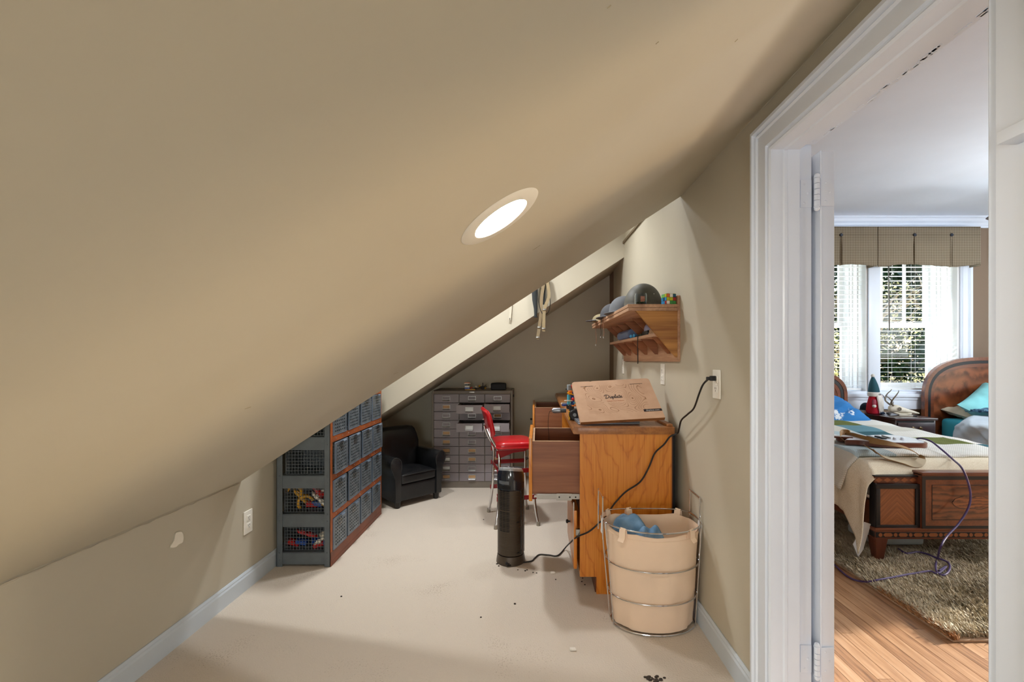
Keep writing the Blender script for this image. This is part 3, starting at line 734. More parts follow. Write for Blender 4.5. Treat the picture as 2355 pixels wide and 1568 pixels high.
for c in range(3):
    for r in range(10):
        x0 = -hx + .017 + c * cdx + .0035; z1 = CH - .031 - r * rp - .0018
        d = empty('d', (0, 0, 0)); bpy.data.objects.remove(d)
        w, h = cdx - .007, rp - .0036
        key = 'f'
        if key not in shared:
            k = MB().box(0, w, -.001, .001, -h, 0, .0012, 1).box(.004, w - .004, .001, hy * 2 - .03, -h + .004, -h + .006).box(.004, .006, .001, hy * 2 - .03, -h + .004, -.006).box(w - .006, w - .004, .001, hy * 2 - .03, -h + .004, -.006).box(.004, w - .004, hy * 2 - .032, hy * 2 - .03, -h + .004, -.006)
            o = k.obj('drawer', M['cab'], cb, smooth=False); shared[key] = o.data
        else:
            o = bpy.data.objects.new('drawer', shared[key]); COL.objects.link(o); o.parent = cb
        o.location = (x0, -hy - opens.get((c, r), 0), z1)
        cxm, zc = w / 2, -.036
        if 'h' not in shared:
            k = MB(); a, bb, t = .036, .018, .004
            k.box(-a, a, -.007, -.001, bb - t, bb, .001, 1).box(-a, a, -.010, -.001, -bb, -bb + t, .001, 1).box(-a, -a + t, -.007, -.001, -bb, bb, .001, 1).box(a - t, a, -.007, -.001, -bb, bb, .001, 1)
            k.ribbon([(0, -.003, -bb + .002), (0, -.012, -bb - .001), (0, -.017, -bb - .007)], (1, 0, 0), .066, .002)
            h_ = k.obj('label_pull', M['steel'], o); shared['h'] = h_.data
        else:
            h_ = bpy.data.objects.new('label_pull', shared['h']); COL.objects.link(h_); h_.parent = o
        h_.location = (cxm, 0, zc)
        if (c, r) in ORG or (c, r) in WHT:
            kk = 'o' if (c, r) in ORG else 'w'
            if kk not in shared: 
                q = MB().box(-.031, .031, -.003, -.0015, -.0135, .0135).obj('label_card', M['card'] if kk == 'o' else M['cardw'], o, smooth=False); shared[kk] = q.data
            else:
                q = bpy.data.objects.new('label_card', shared[kk]); COL.objects.link(q); q.parent = o
            q.location = (cxm, 0, zc)

# things on the drawer cabinet
def toy_build(name, label, loc, rz, pieces, cat='toy'):
    t = thing(name, label, cat, loc, rz)
    for kind, col, x, y, z, a, b_, c_ in pieces:
        k = MB()
        if kind == 'box': k.box(x - a / 2, x + a / 2, y - b_ / 2, y + b_ / 2, z, z + c_, min(a, b_, c_) * .12, 1); nm = 'brick'
        elif kind == 'rod': k.cyl((x, y, z), (x + a, y + b_, z + c_), .004, 8); nm = 'rod'
        elif kind == 'wheel':
            for dd, rr in ((-.5, 1), (.5, 1)): pass
            k.lathe([(a * .3, -b_ / 2), (a * .85, -b_ / 2), (a, -b_ * .3), (a, b_ * .3), (a * .85, b_ / 2), (a * .3, b_ / 2)], 18, M=Matrix.Translation((x, y, z)) @ Matrix.Rotation(R(90), 4, 'X')); nm = 'wheel'
        elif kind == 'ball': k.ball((x, y, z + a), a, (1, 1, 1), 10); nm = 'knob'
        elif kind == 'beam':
            k.box(x - a / 2, x + a / 2, y - .004, y + .004, z, z + .008, .002, 1)
            for i in range(int(a / .008)): k.cyl((x - a / 2 + .004 + i * .008, y - .0046, z + .004), (x - a / 2 + .004 + i * .008, y + .0046, z + .004), .0024, 6)
            nm = 'beam'
        k.obj(nm, TOY[col], t)
    return t
tz = CH
toy_build('toy_vehicle', 'small white and tan toy brick vehicle stacked on the drawer cabinet', (-.59, 4.42, tz), 0,
          [('box', 'yellow', .03, 0, 0, .10, .05, .008), ('box', 'blue', 0, 0, .008, .05, .04, .016), ('box', 'white', 0, 0, .024, .046, .04, .018), ('box', 'black', -.002, 0, .042, .034, .036, .016), ('box', 'white', 0, 0, .058, .06, .045, .008), ('box', 'orange', 0, 0, .066, .05, .036, .006), ('rod', 'red', .03, 0, .016, .02, 0, .012)])
toy_build('toy_skeleton_build', 'dark spindly toy brick creature on the drawer cabinet beside the black pouch', (-.46, 4.41, tz), .3,
          [('wheel', 'black', .02, 0, .02, .018, .012, 0), ('wheel', 'black', -.045, .02, .014, .012, .01, 0), ('rod', 'black', -.05, 0, .012, .11, 0, .02), ('rod', 'black', .02, 0, .02, .0, .0, .05), ('rod', 'black', .0, 0, .012, .06, .02, .035), ('ball', 'white', -.045, 0, .022, .009, 0, 0), ('ball', 'yellow', -.012, 0, .03, .009, 0, 0), ('ball', 'yellow', .045, 0, .01, .008, 0, 0), ('box', 'black', 0, .01, .022, .03, .02, .015)])
t = thing('pouch', 'black zipped pouch lying on the right end of the drawer cabinet', 'pouch', (-.288, 4.42, tz), .06)
M['nylon'] = mat('black_nylon', '#15171a', .7, bmp=.3, bscale=200)
MB().merge(soft(-.075, .075, -.04, .04, 0.0, .066, .012, .006)).obj('body', M['nylon'], t)
MB().tube([(-.073, -.036, .055), (0, -.042, .057), (.073, -.036, .055)], .0025, 6).obj('zipper', M['black'], t)
MB().box(-.082, -.074, -.03, -.022, .03, .036, .001).obj('zipper_pull', M['steel'], t)

# ================================================================ red kitchen step stool
M['redvinyl'] = mat('red_vinyl', '#b8141f', .28, var=.05, nscale=6, coat=.3)
M['redmetal'] = mat('red_enamel', '#8e0f1c', .35, var=.06)
M['rubber'] = mat('grey_rubber', '#8d8578', .7)
st = thing('step_stool', 'red vinyl seated chrome step stool with backrest standing behind the tower heater', 'stool', (-.12, 3.46, 0), R(12.7))
def rrect(hx_, hy_, r, n=6):
    P = []
    for cx, cy, a0 in ((hx_ - r, hy_ - r, 0), (-hx_ + r, hy_ - r, 90), (-hx_ + r, -hy_ + r, 180), (hx_ - r, -hy_ + r, 270)):
        for i in range(n + 1):
            a = R(a0 + 90 * i / n); P.append((cx + r * math.cos(a), cy + r * math.sin(a)))
    return P
base = rrect(.152, .165, .065)
rings = []
for z, k in ((.552, .96), (.553, .99), (.563, 1.0), (.583, 1.0), (.592, .985), (.600, .93), (.606, .75), (.608, .3)):
    rings.append([Vector((x * k, y * k, z + (.004 * (1 - (x / .152) ** 2) if k > .9 else .004))) for x, y in base])
se = MB().loft(rings).obj('seat', M['redvinyl'], st, ang=60)
MB().tube(smooth_path([(x * 1.004, y * 1.004, .566) for x, y in base[::2]], 2, True), .0035, 6, True).obj('piping', M['redvinyl'], se)
b = MB()
for q in (-1, 1): b.prism([(-.145, .548), (.10, .55), (.06, .535), (-.02, .528), (-.11, .495), (-.145, .495)], 'y', q * .142 - .002, q * .142 + .002)
b.obj('apron', M['redmetal'], st)
for q in (-1, 1):
    MB().tube(smooth_path([(.10, q * .125, .548), (.122, q * .138, .54), (.128, q * .143, .50), (.130, q * .15, .36), (.133, q * .157, .2), (.142, q * .172, .09), (.156, q * .186, .0105)], 5), .0105, 12).obj('leg', M['chrome'], st)
    rl_ = MB().tube(smooth_path([(-.205, q * .085, .70), (-.178, q * .098, .63), (-.145, q * .118, .57), (-.126, q * .138, .51), (-.124, q * .146, .44), (-.127, q * .152, .3), (-.131, q * .158, .2), (-.142, q * .172, .09), (-.156, q * .186, .0105)], 5), .0105, 12).obj('leg', M['chrome'], st)
    for x in (.156, -.156): MB().lathe([(.014, 0), (.014, .012), (.0125, .03)], 12, (x, q * .186, 0)).obj('foot', M['rubber'], st)
    for z, x0 in ((.40, .148), (.205, .152)):
        b = MB().box(-x0 + .005, x0 - .005, q * (.163 if z > .3 else .170) - .002, q * (.163 if z > .3 else .170) + .002, z - .016, z + .016, .0015)
        bb = b.obj('side_brace', M['redmetal'], st)
        k = MB()
        for xx in (-.13, .13): k.ball((xx, q * ((.163 if z > .3 else .170) + .003), z), .006, (1, .5, 1), 8)
        k.obj('rivet', M['steel'], bb)
MB().box(-.131, -.127, -.15, .15, .385, .413, .001).obj('rear_brace', M['redmetal'], st)
MB().tube(smooth_path([(-.135, -.155, .24), (-.125, -.16, .2), (-.09, -.16, .155), (-.05, -.16, .135)], 5), .010, 10).obj('step_arm', M['redmetal'], st)
MB().tube(smooth_path([(.13, .155, .24), (.115, .16, .22), (.08, .16, .18), (.04, .16, .15)], 5), .008, 10).obj('step_arm', M['rubber'], st)
# backrest
P2 = rrect(.165, .1, .055)
b = MB(); rings = []
Mb = Matrix.Translation((-.205, 0, .738)) @ Matrix.Rotation(R(-14), 4, 'Y')
for dx, k in ((-.013, .9), (-.012, .96), (-.004, 1.0), (.006, 1.0), (.014, .96), (.02, .85), (.023, .4)):
    rings.append([Mb @ Vector((dx + .10 * (y * k) ** 2 / .1 * .9, y * k, z * k)) for y, z in P2])
bk = b.loft(rings).obj('backrest', M['redvinyl'], st, ang=60)
MB().tube(smooth_path([Mb @ Vector((.001 + .9 * y * y, y * 1.005, z * 1.005)) for y, z in P2[::2]], 2, True), .0038, 6, True).obj('piping', M['redvinyl'], bk)
k = MB()
for y, z in ((-.085, -.075), (.085, -.075), (-.085, -.055), (.085, -.055), (0.03, .02), (-.05, .03)): k.ball(Mb @ Vector((-.013 + .9 * y * y, y, z)), .0045, (1, 1, 1), 8)
k.obj('rivet', M['chrome'], bk)

# ================================================================ tower heater
M['bronze'] = mat('bronze_plastic', '#4b4034', .34, .35, var=.05)
M['gloss'] = mat('gloss_black_plastic', '#101a28', .14, var=.05, coat=.6)  # blue tint painted in for a bluish reflection on the head
M['silver'] = mat('silver_plastic', '#9ea3a8', .3, .4, var=.03)
ht = thing('tower_heater', 'bronze and black tower heater standing on the carpet before the red stool', 'heater', (-.105, 2.735, 0), R(-24))
MB().lathe([(.02, 0), (.084, 0), (.087, .004), (.085, .02), (.079, .05), (.03, .052)], 48).obj('base', M['bronze'], ht)
prof = []
z = .056
while z < .436:
    prof += [(.0795, z), (.0795, z + .0052), (.0778, z + .0060), (.0778, z + .0072)]; z += .0078
def oval(r, z, tilt=0.0): return [Vector((r * 1.0 * math.cos(a), r * .96 * math.sin(a), z + tilt * r * math.sin(a - .2))) for a in [2 * math.pi * i / 56 for i in range(56)]]
MB().loft([oval(.06, .05)] + [oval(r_, z_) for r_, z_ in prof] + [oval(.0795, z), oval(.07, z + .0005)]).obj('body', M['bronze'], ht, ang=40)
# smooth rear shell strip, grille openings, glossy head with slanted top and silver ring
b = MB()
for z0_, z1_ in ((.055, .515),):
    A = [R(30 + i * 6) for i in range(21)]
    b.loft([[Vector((.0812 * math.cos(a), .0785 * math.sin(a), z_)) for a in A] for z_ in (z0_, z1_)], wrap=False, caps=False)
b.obj('rear_shell', M['bronze'], ht, thick=.002)
hd = MB().loft([oval(.0785, z - .002), oval(.0812, z + .001), oval(.0815, .465), oval(.082, .49, -.04), oval(.0812, .515, -.16), oval(.074, .538, -.22), oval(.0735, .54, -.22)]).obj('head', M['gloss'], ht, ang=40)
MB().loft([oval(.0748, .537, -.22), oval(.0725, .547, -.23), oval(.066, .555, -.24), oval(.05, .557, -.24), oval(.01, .557, -.24)]).obj('top_ring', M['silver'], ht, ang=50)
MB().loft([oval(.04, .5585, -.24), oval(.038, .5605, -.24), oval(.005, .5605, -.24)]).obj('control_panel', M['gloss'], ht)
def arcpanel(nm, m_, a0, a1, z0_, z1_, r_, th, parent):
    A = [R(a0 + (a1 - a0) * i / 8) for i in range(9)]
    k = MB(); k.loft([[Vector((rr * math.cos(a), rr * .965 * math.sin(a), zz)) for a in A] for rr, zz in ((r_, z0_), (r_ + th, z0_), (r_ + th, z1_), (r_, z1_))], wrap=False, caps=False, closed=True)
    return k.obj(nm, m_, parent)
arcpanel('handle_slot', M['dark'], -126, -66, .446, .466, .0795, .0022, ht)
arcpanel('rating_label', mat('label_grey', '#565c64', .4), -122, -72, .474, .493, .0813, .0012, ht)
for zz in (.255, .38):
    k = MB()
    for col in range(3):
        a0 = -118 + col * 17
        for i in range(12):
            z_ = zz - .06 + i * .0098 + .003
            A = [R(a0 + 14 * q / 4) for q in range(5)]
            k.loft([[Vector((rr * math.cos(a), rr * .965 * math.sin(a), zq)) for a in A] for rr, zq in ((.078, z_), (.0803, z_), (.0803, z_ + .0052), (.078, z_ + .0052))], wrap=False, caps=False, closed=True)
    tag(k.obj('grille', M['dark'], ht, smooth=False), kind='stuff')
for zz in (.07, .25): arcpanel('clip_slot', M['dark'], -38, -26, zz, zz + .006, .0795, .0012, ht)
MB().tube(smooth_path([(.0815 * math.cos(R(a)), .079 * math.sin(R(a)), zq) for a, zq in ((-55, .44), (-36, .438), (-22, .43), (-17, .41), (-16, .2), (-16, .06))], 4), .0016, 5).obj('seam', M['gloss'], ht)
MB().lathe([(.003, 0), (.008, 0), (.008, .006), (.005, .010)], 12, M=Matrix.Rotation(R(-80), 4, 'Z') @ Matrix.Translation((.083, 0, .02)) @ Matrix.Rotation(R(90), 4, 'Y')).obj('cord_grommet', M['black'], ht)
# ================================================================ long oak desk
def cathedral_oak():
    m, nt, b = newmat('honey_oak'); b.inputs['Roughness'].default_value = .32; b.inputs['Coat Weight'].default_value = .25; b.inputs['Coat Roughness'].default_value = .25
    v = coords(nt); sp = N(nt, 'ShaderNodeSeparateXYZ'); L(nt, v, sp.inputs[0])
    def mth(op, a, c=None):
        q = N(nt, 'ShaderNodeMath', operation=op)
        for i_, z_ in enumerate((a, c)):
            if z_ is None: continue
            if isinstance(z_, (int, float)): q.inputs[i_].default_value = z_
            else: L(nt, z_, q.inputs[i_])
        return q.outputs[0]
    w = N(nt, 'ShaderNodeTexNoise', Scale=1.0, Detail=3.0, Roughness=.5); L(nt, coords(nt, (9, 9, 5)), w.inputs['Vector'])
    x = mth('DIVIDE', mth('SUBTRACT', sp.outputs['X'], .25), .085)
    x2 = mth('SUBTRACT', mth('SQRT', mth('ADD', mth('MULTIPLY', mth('MULTIPLY', x, x), 4.0), 1.0)), 1.0)
    f = mth('ADD', mth('SUBTRACT', mth('MULTIPLY', sp.outputs['Z'], 5.5), x2), mth('MULTIPLY', w.outputs['Fac'], 3.2))
    ring = mth('POWER', mth('MULTIPLY', mth('PINGPONG', mth('MULTIPLY', f, .8), .5), 2.0), 5.0)
    g = N(nt, 'ShaderNodeTexNoise', Scale=1.0, Detail=5.0, Roughness=.6); L(nt, coords(nt, (150, 150, 3.5)), g.inputs['Vector'])
    h = N(nt, 'ShaderNodeTexNoise', Scale=3.0, Detail=2.0); L(nt, v, h.inputs['Vector'])
    t = mth('SUBTRACT', mth('ADD', mth('MULTIPLY', g.outputs['Fac'], .75), mth('MULTIPLY', h.outputs['Fac'], .35)), mth('MULTIPLY', ring, .20))
    L(nt, ramp(nt, t, [(.12, '#8a470d'), (.42, '#c5721e'), (.62, '#d68a30')]), b.inputs['Base Color']); bump(nt, b, t, .1, .001); return m
M['oak'] = cathedral_oak()
M['oak_plain'] = wood('honey_oak', '#84470e', '#b0641c', 'z', 1.0, .32, fig=.22, coat=.25, c3='#c07526')
M['oaktop'] = wood('worn_oak_top', '#74431b', '#a86c34', 'y', 1.0, .4, fig=.2, coat=.2)
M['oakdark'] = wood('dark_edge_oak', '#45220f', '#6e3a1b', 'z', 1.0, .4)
M['drawerwood'] = wood('red_brown_drawer_wood', '#6e3b22', '#96603f', 'x', .8, .45, fig=.12, coat=.05)
M['palewood'] = wood('pale_drawer_edge', '#b08a66', '#cdaa86', 'x', .8, .6, coat=0)
dk = thing('desk', 'long honey oak desk along the right wall with two drawers pulled out', 'desk', (.245, 2.345, 0), R(-1.2))
DT, DL, DW = .858, 2.36, .50
b = MB().prism([(-.012, DT - .036), (-.018, DT - .028), (-.018, DT - .012), (-.010, DT), (DW, DT), (DW, DT - .036)], 'y', -.012, DL)
b.obj('top', M['oaktop'], dk, ang=25)
MB().box(.01, DW - .004, -.0135, -.0115, DT - .034, DT - .004, .001).box(DW - .03, DW, .02, DL, DT, DT + .012, .002).obj('edge_band', M['oaktop'], dk)
for y in (0, .56, 1.72, DL - .024):
    zb = DT - .036
    MB().prism([(.02, .088), (.02, zb), (DW - .012, zb), (DW - .012, 0), (.105, 0), (.105, .088)], 'y', y, y + .02).obj('side_panel', M['oak'], dk, smooth=False)
for y0_, y1_ in ((.02, .56), (1.74, DL - .024)):
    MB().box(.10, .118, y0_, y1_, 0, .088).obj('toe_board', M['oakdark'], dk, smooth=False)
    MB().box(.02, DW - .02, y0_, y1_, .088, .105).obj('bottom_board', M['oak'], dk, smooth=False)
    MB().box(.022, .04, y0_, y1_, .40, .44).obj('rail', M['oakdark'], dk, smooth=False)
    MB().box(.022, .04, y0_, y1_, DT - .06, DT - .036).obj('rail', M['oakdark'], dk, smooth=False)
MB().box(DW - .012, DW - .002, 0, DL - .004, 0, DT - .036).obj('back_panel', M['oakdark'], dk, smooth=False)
MB().box(DW - .006, DW + .004, -.004, .0, .01, DT - .04).obj('back_edge', M['dark'], dk, smooth=False)
def desk_drawer(y0_, y1_, z0_, z1_, pull, box=True):
    x = .02 - pull
    f = MB().box(x - .018, x, y0_ - .008, y1_ + .008, z0_ - .035, z1_ + .018, .004).obj('drawer', M['oak'], dk)
    if box:
        d = .42
        k = MB().box(x, x + d, y0_ + .006, y0_ + .018, z0_, z1_).box(x, x + d, y1_ - .018, y1_ - .006, z0_, z1_).box(x + d - .012, x + d, y0_ + .018, y1_ - .018, z0_, z1_).box(x, x + d, y0_ + .018, y1_ - .018, z0_ + .012, z0_ + .018).box(x, x + .012, y0_ + .018, y1_ - .018, z0_, z1_)
        k.obj('drawer_box', M['drawerwood'], f, smooth=False)
        e = MB().box(x, x + d, y0_ + .0055, y0_ + .0185, z1_, z1_ + .0015).box(x, x + d, y1_ - .0185, y1_ - .0055, z1_, z1_ + .0015).box(x, x + .012, y0_ + .0185, y1_ - .0185, z1_, z1_ + .0015)
        e.obj('top_edge', M['palewood'], f, smooth=False)
    MB().lathe([(.005, 0), (.005, .010), (.011, .014), (.012, .02), (.007, .025)], 14, M=Matrix.Translation((x - .018, (y0_ + y1_) / 2, (z0_ + z1_) / 2)) @ Matrix.Rotation(R(-90), 4, 'Y')).obj('knob', M['black'], f)
    return f
f = desk_drawer(.035, .52, .50, .775, .245)
k = MB().box(-.20, .30, .024, .034, .478, .505, .001).box(-.215, .02, .026, .033, .486, .498).box(-.10, -.02, .020, .024, .472, .508, .001)
k.obj('drawer_slide', M['steel'], f, smooth=False)
k = MB()
for x in (-.085, -.03, .0): k.ball((x, .0195, .49), .004, (1, .5, 1), 8)
k.obj('slide_screw', M['dark'], f)
f = desk_drawer(1.74, 2.28, .50, .775, .245)
f = desk_drawer(.035, .52, .15, .40, .012, False)
k = MB().box(-.012, -.006, .03, .05, .17, .46, .001).box(.0, .02, .0, .02, .30, .33)
k.obj('drawer_slide', M['steel'], f, smooth=False)
desk_drawer(1.76, 2.30, .15, .40, .0, False)

# ---------------------------------------------------------------- things on the desk
def dpt(x, y, z=0): return Vector((.245, 2.345, DT)) + Matrix.Rotation(R(-1.2), 3, 'Z') @ Vector((x, y, z))
lp = thing('laptop', 'closed grey laptop under the cardboard mailer on the desk', 'laptop', (.425, 2.53, DT), R(1.5))
M['alu'] = mat('grey_aluminium', '#9499a3', .35, .7, var=.03)
MB().box(-.165, .165, -.11, .11, .001, .010, .003).obj('base', M['alu'], lp)
MB().box(-.165, .165, -.11, .11, .0105, .0165, .003).obj('lid', M['alu'], lp)
# flat cardboard mailer leaning on the things behind it
def cardboard(plain=False):
    m, nt, b = newmat('printed_cardboard'); b.inputs['Roughness'].default_value = .85; b.inputs['Specular IOR Level'].default_value = .2
    v = coords(nt)
    n = N(nt, 'ShaderNodeTexNoise', Scale=14.0, Detail=4.0); L(nt, v, n.inputs['Vector'])
    base = ramp(nt, n.outputs['Fac'], [(.3, '#c5a084'), (.7, '#d0ac90')])
    cn = N(nt, 'ShaderNodeTexNoise', Scale=9.0, Detail=.4, Roughness=.3); L(nt, v, cn.inputs['Vector'])
    mu = N(nt, 'ShaderNodeMath', operation='MULTIPLY'); mu.inputs[1].default_value = 22.0; L(nt, cn.outputs['Fac'], mu.inputs[0])
    pp = N(nt, 'ShaderNodeMath', operation='PINGPONG'); pp.inputs[1].default_value = .5; L(nt, mu.outputs[0], pp.inputs[0])
    lt = N(nt, 'ShaderNodeMath', operation='LESS_THAN'); lt.inputs[1].default_value = .06; L(nt, pp.outputs[0], lt.inputs[0])
    sp = N(nt, 'ShaderNodeSeparateXYZ'); L(nt, v, sp.inputs[0])
    def band(out, c, h):
        s = N(nt, 'ShaderNodeMath', operation='SUBTRACT'); s.inputs[1].default_value = c; L(nt, out, s.inputs[0])
        a = N(nt, 'ShaderNodeMath', operation='ABSOLUTE'); L(nt, s.outputs[0], a.inputs[0])
        l = N(nt, 'ShaderNodeMath', operation='LESS_THAN'); l.inputs[1].default_value = h; L(nt, a.outputs[0], l.inputs[0]); return l.outputs[0]
    def mul(a, c):
        q = N(nt, 'ShaderNodeMath', operation='MULTIPLY'); L(nt, a, q.inputs[0]); L(nt, c, q.inputs[1]); return q.outputs[0]
    reg = mul(band(sp.outputs['X'], .222, .165), band(sp.outputs['Y'], .165, .112))
    tx = mul(band(sp.outputs['X'], .212, .062), band(sp.outputs['Y'], .172, .040))
    inv = N(nt, 'ShaderNodeMath', operation='SUBTRACT'); inv.inputs[0].default_value = 1.0; L(nt, tx, inv.inputs[1])
    top = band(sp.outputs['Z'], 0, .002)
    fac = mul(mul(mul(lt.outputs[0], reg), inv.outputs[0]), top)
    mx = N(nt, 'ShaderNodeMix', data_type='RGBA'); L(nt, fac, mx.inputs['Factor']); L(nt, base, mx.inputs['A']); mx.inputs['B'].default_value = lin('#8f6a4c')
    L(nt, mx.outputs['Result'], b.inputs['Base Color'])
    w = N(nt, 'ShaderNodeTexNoise', Scale=30.0, Detail=2.0); L(nt, v, w.inputs['Vector']); bump(nt, b, w.outputs['Fac'], .12, .002)
    return m
M['cardboard'] = cardboard()
M['cardedge'] = mat('cardboard_edge', '#8a5a31', .85, var=.06, nscale=40)
M['ink'] = mat('dark_print', '#2a1d1b', .8); M['inkorange'] = mat('orange_print', '#b9673a', .8); M['inkwhite'] = mat('white_print', '#c9c6c2', .8)
BL = Vector((.270, 2.362, .879)); W_, L_ = .447, .318
u = Vector((math.cos(R(3)), math.sin(R(3)), .022 / W_)).normalized()
v0 = Vector((-.012, .25, .195)); v_ = (v0 - u * v0.dot(u)).normalized(); n_ = u.cross(v_)
mr = thing('cardboard_mailer', 'flat printed cardboard mailer propped at a slant on the near end of the desk', 'box')
mr.matrix_world = Matrix(((u.x, v_.x, n_.x, BL.x), (u.y, v_.y, n_.y, BL.y), (u.z, v_.z, n_.z, BL.z), (0, 0, 0, 1)))
r_ = .018
out = [(0, 0), (W_, 0), (W_, L_ - r_)] + [(W_ - r_ + r_ * math.cos(a), L_ - r_ + r_ * math.sin(a)) for a in (.4, .8, 1.2, 1.57)] + [(.115, L_), (.112, L_ - .004), (.104, L_ - .003), (.10, L_)] + [(r_ + r_ * math.cos(a), L_ - r_ + r_ * math.sin(a)) for a in (1.57, 2.0, 2.4, 2.8, 3.14)]
MB().prism(out, 'z', -.018, 0).obj('sleeve', M['cardboard'], mr, smooth=False)
MB().box(.001, W_ - .001, -.0012, 0, -.0175, -.0005).obj('bottom_edge', M['cardedge'], mr, smooth=False)
MB().box(.045, .115, L_ - .045, L_ - .0425, .0001, .0006).box(.325, .398, L_ - .045, L_ - .0425, .0001, .0006).obj('tuck_slot', M['ink'], mr, smooth=False)
strokes = [[(.55, 1.85), (.52, 1.2), (.42, .1)], [(-.25, 1.2), (-.15, 1.7), (.4, 2.0), (1.1, 1.9), (1.65, 1.4), (1.6, .7), (1.1, .1), (.5, -.1), (.15, .15)],
           [(2.1, 1.0), (2.05, .35), (2.2, 0), (2.5, .2)], [(2.12, 1.42), (2.16, 1.5)], [(2.5, .2), (2.85, 1.0), (3.1, .5), (2.95, .02), (2.6, .12)],
           [(3.35, 1.0), (3.28, 0), (3.2, -.85)], [(3.3, .65), (3.65, 1.0), (3.95, .65), (3.8, .12), (3.35, .08)], [(3.9, .25), (4.35, 1.2), (4.5, 1.85), (4.3, 1.85), (4.22, .6), (4.35, .02), (4.65, .2)],
           [(5.3, .95), (4.95, 1.0), (4.7, .5), (4.85, .05), (5.2, .3), (5.36, 1.0), (5.3, .3), (5.5, 0), (5.75, .25)], [(6.0, 1.75), (5.88, .5), (6.02, 0), (6.3, .2)], [(5.6, 1.12), (6.35, 1.25)],
           [(6.42, .45), (6.85, .7), (6.78, 1.02), (6.45, .75), (6.42, .25), (6.78, 0), (7.25, .35)]]
k = MB(); sc_ = .0135
for s_ in strokes:
    P = smooth_path([Vector((.163 + (x + y * .12) * sc_, .168 + y * sc_, .0005)) for x, y in s_], 6)
    k.ribbon(P, (1, .25, 0) if False else [Vector((-(P[min(i + 1, len(P) - 1)] - P[max(i - 1, 0)]).y, (P[min(i + 1, len(P) - 1)] - P[max(i - 1, 0)]).x, 0)) for i in range(len(P))], .0034, .0005)
k.obj('logo', M['ink'], mr, smooth=False)
text_obj('Collect Your Passions', .0105, 'tagline', M['inkorange'], mr, (.216, .145, .0003), (0, 0, 0))
MB().box(W_ - .098, W_, .050, .068, .0001, .0006).obj('label_strip', M['ink'], mr, smooth=False)
text_obj('displate.com', .0145, 'web_address', M['inkwhite'], mr, (W_ - .05, .0585, .0008), (0, 0, 0))
text_obj('Displate', .010, 'edge_print', M['ink'], mr, (W_ * .5, -.0014, -.009), (R(90), 0, 0), sx=1.1)
# toy constructions behind the mailer's left edge
p = dpt(.034, .86)
toy_build('toy_tower', 'tall grey, orange and blue toy brick tower behind the cardboard mailer', p, .2,
          [('box', 'black', 0, 0, 0, .05, .05, .03), ('box', 'teal', -.014, 0, .03, .016, .03, .07), ('box', 'blue', .014, 0, .03, .018, .03, .09), ('box', 'grey', -.012, 0, .13, .022, .03, .04), ('box', 'orange', -.006, -.004, .10, .026, .03, .03), ('box', 'red', .014, 0, .145, .024, .03, .022), ('beam', 'white', -.02, -.014, .055, .06, 0, 0), ('ball', 'black', -.035, -.01, .135, .006, 0, 0), ('ball', 'red', .01, -.02, .06, .011, 0, 0), ('rod', 'yellow', -.03, -.018, .115, .045, 0, -.015), ('rod', 'black', .01, -.018, .09, .02, 0, .04)])
p = dpt(.036, .27)
toy_build('toy_machine', 'black toy brick machine with wheel and coloured axles left of the mailer', p, .05,
          [('box', 'black', 0, .02, 0.0, .075, .06, .06), ('box', 'grey', .01, .02, .06, .06, .04, .014), ('wheel', 'black', -.028, -.03, .034, .03, .026, 0), ('wheel', 'grey', -.028, -.045, .034, .010, .008, 0), ('beam', 'orange', -.01, -.012, .078, .06, 0, 0), ('beam', 'white', .005, -.014, .066, .064, 0, 0), ('box', 'orange', .005, 0, .074, .018, .02, .012), ('box', 'black', -.04, .02, .0, .016, .05, .085), ('box', 'yellow', -.052, -.0, .0, .008, .016, .05), ('rod', 'grey', .012, -.02, .05, .035, 0, .0), ('box', 'grey', .034, -.012, .04, .016, .02, .014), ('rod', 'teal', -.03, -.012, .10, .06, 0, -.01), ('box', 'green', .02, .0, .088, .01, .02, .01)])
p = dpt(.02, 1.08)
toy_build('toy_glider', 'flat purple and blue toy brick glider lying on the desk top', p, .4,
          [('box', 'blue', 0, 0, 0, .07, .03, .014), ('box', 'white', -.02, 0, .014, .05, .02, .006), ('rod', 'grey', -.05, -.02, .022, .10, 0, 0), ('box', 'teal', .03, 0, .014, .02, .05, .012), ('ball', 'white', -.05, -.02, .018, .005, 0, 0)])
# grey cylinder motor overhanging the desk edge with a lead into the drawer
mt = thing('toy_motor', 'grey cylinder motor overhanging the desk edge above the open drawer', 'motor', dpt(-.045, .30, .05))
MB().lathe([(.004, -.07), (.010, -.068), (.015, -.06), (.015, -.022), (.012, -.018)], 16, M=Matrix.Rotation(R(90), 4, 'Y') @ Matrix.Identity(4)).obj('motor_can', M['alu'], mt)
MB().lathe([(.012, -.019), (.0125, -.004), (.012, .012)], 16, M=Matrix.Rotation(R(90), 4, 'Y')).obj('gear_housing', mat('dark_grey_plastic', '#3f484e', .4), mt)
P = smooth_path([(-.07, 0, -.002), (-.082, 0, -.006), (-.088, 0, -.03), (-.092, .0, -.08), (-.088, .0, -.13), (-.084, 0.01, -.19)], 6)
MB().tube(P, .0014, 6).obj('lead', M['cordblack'], mt)

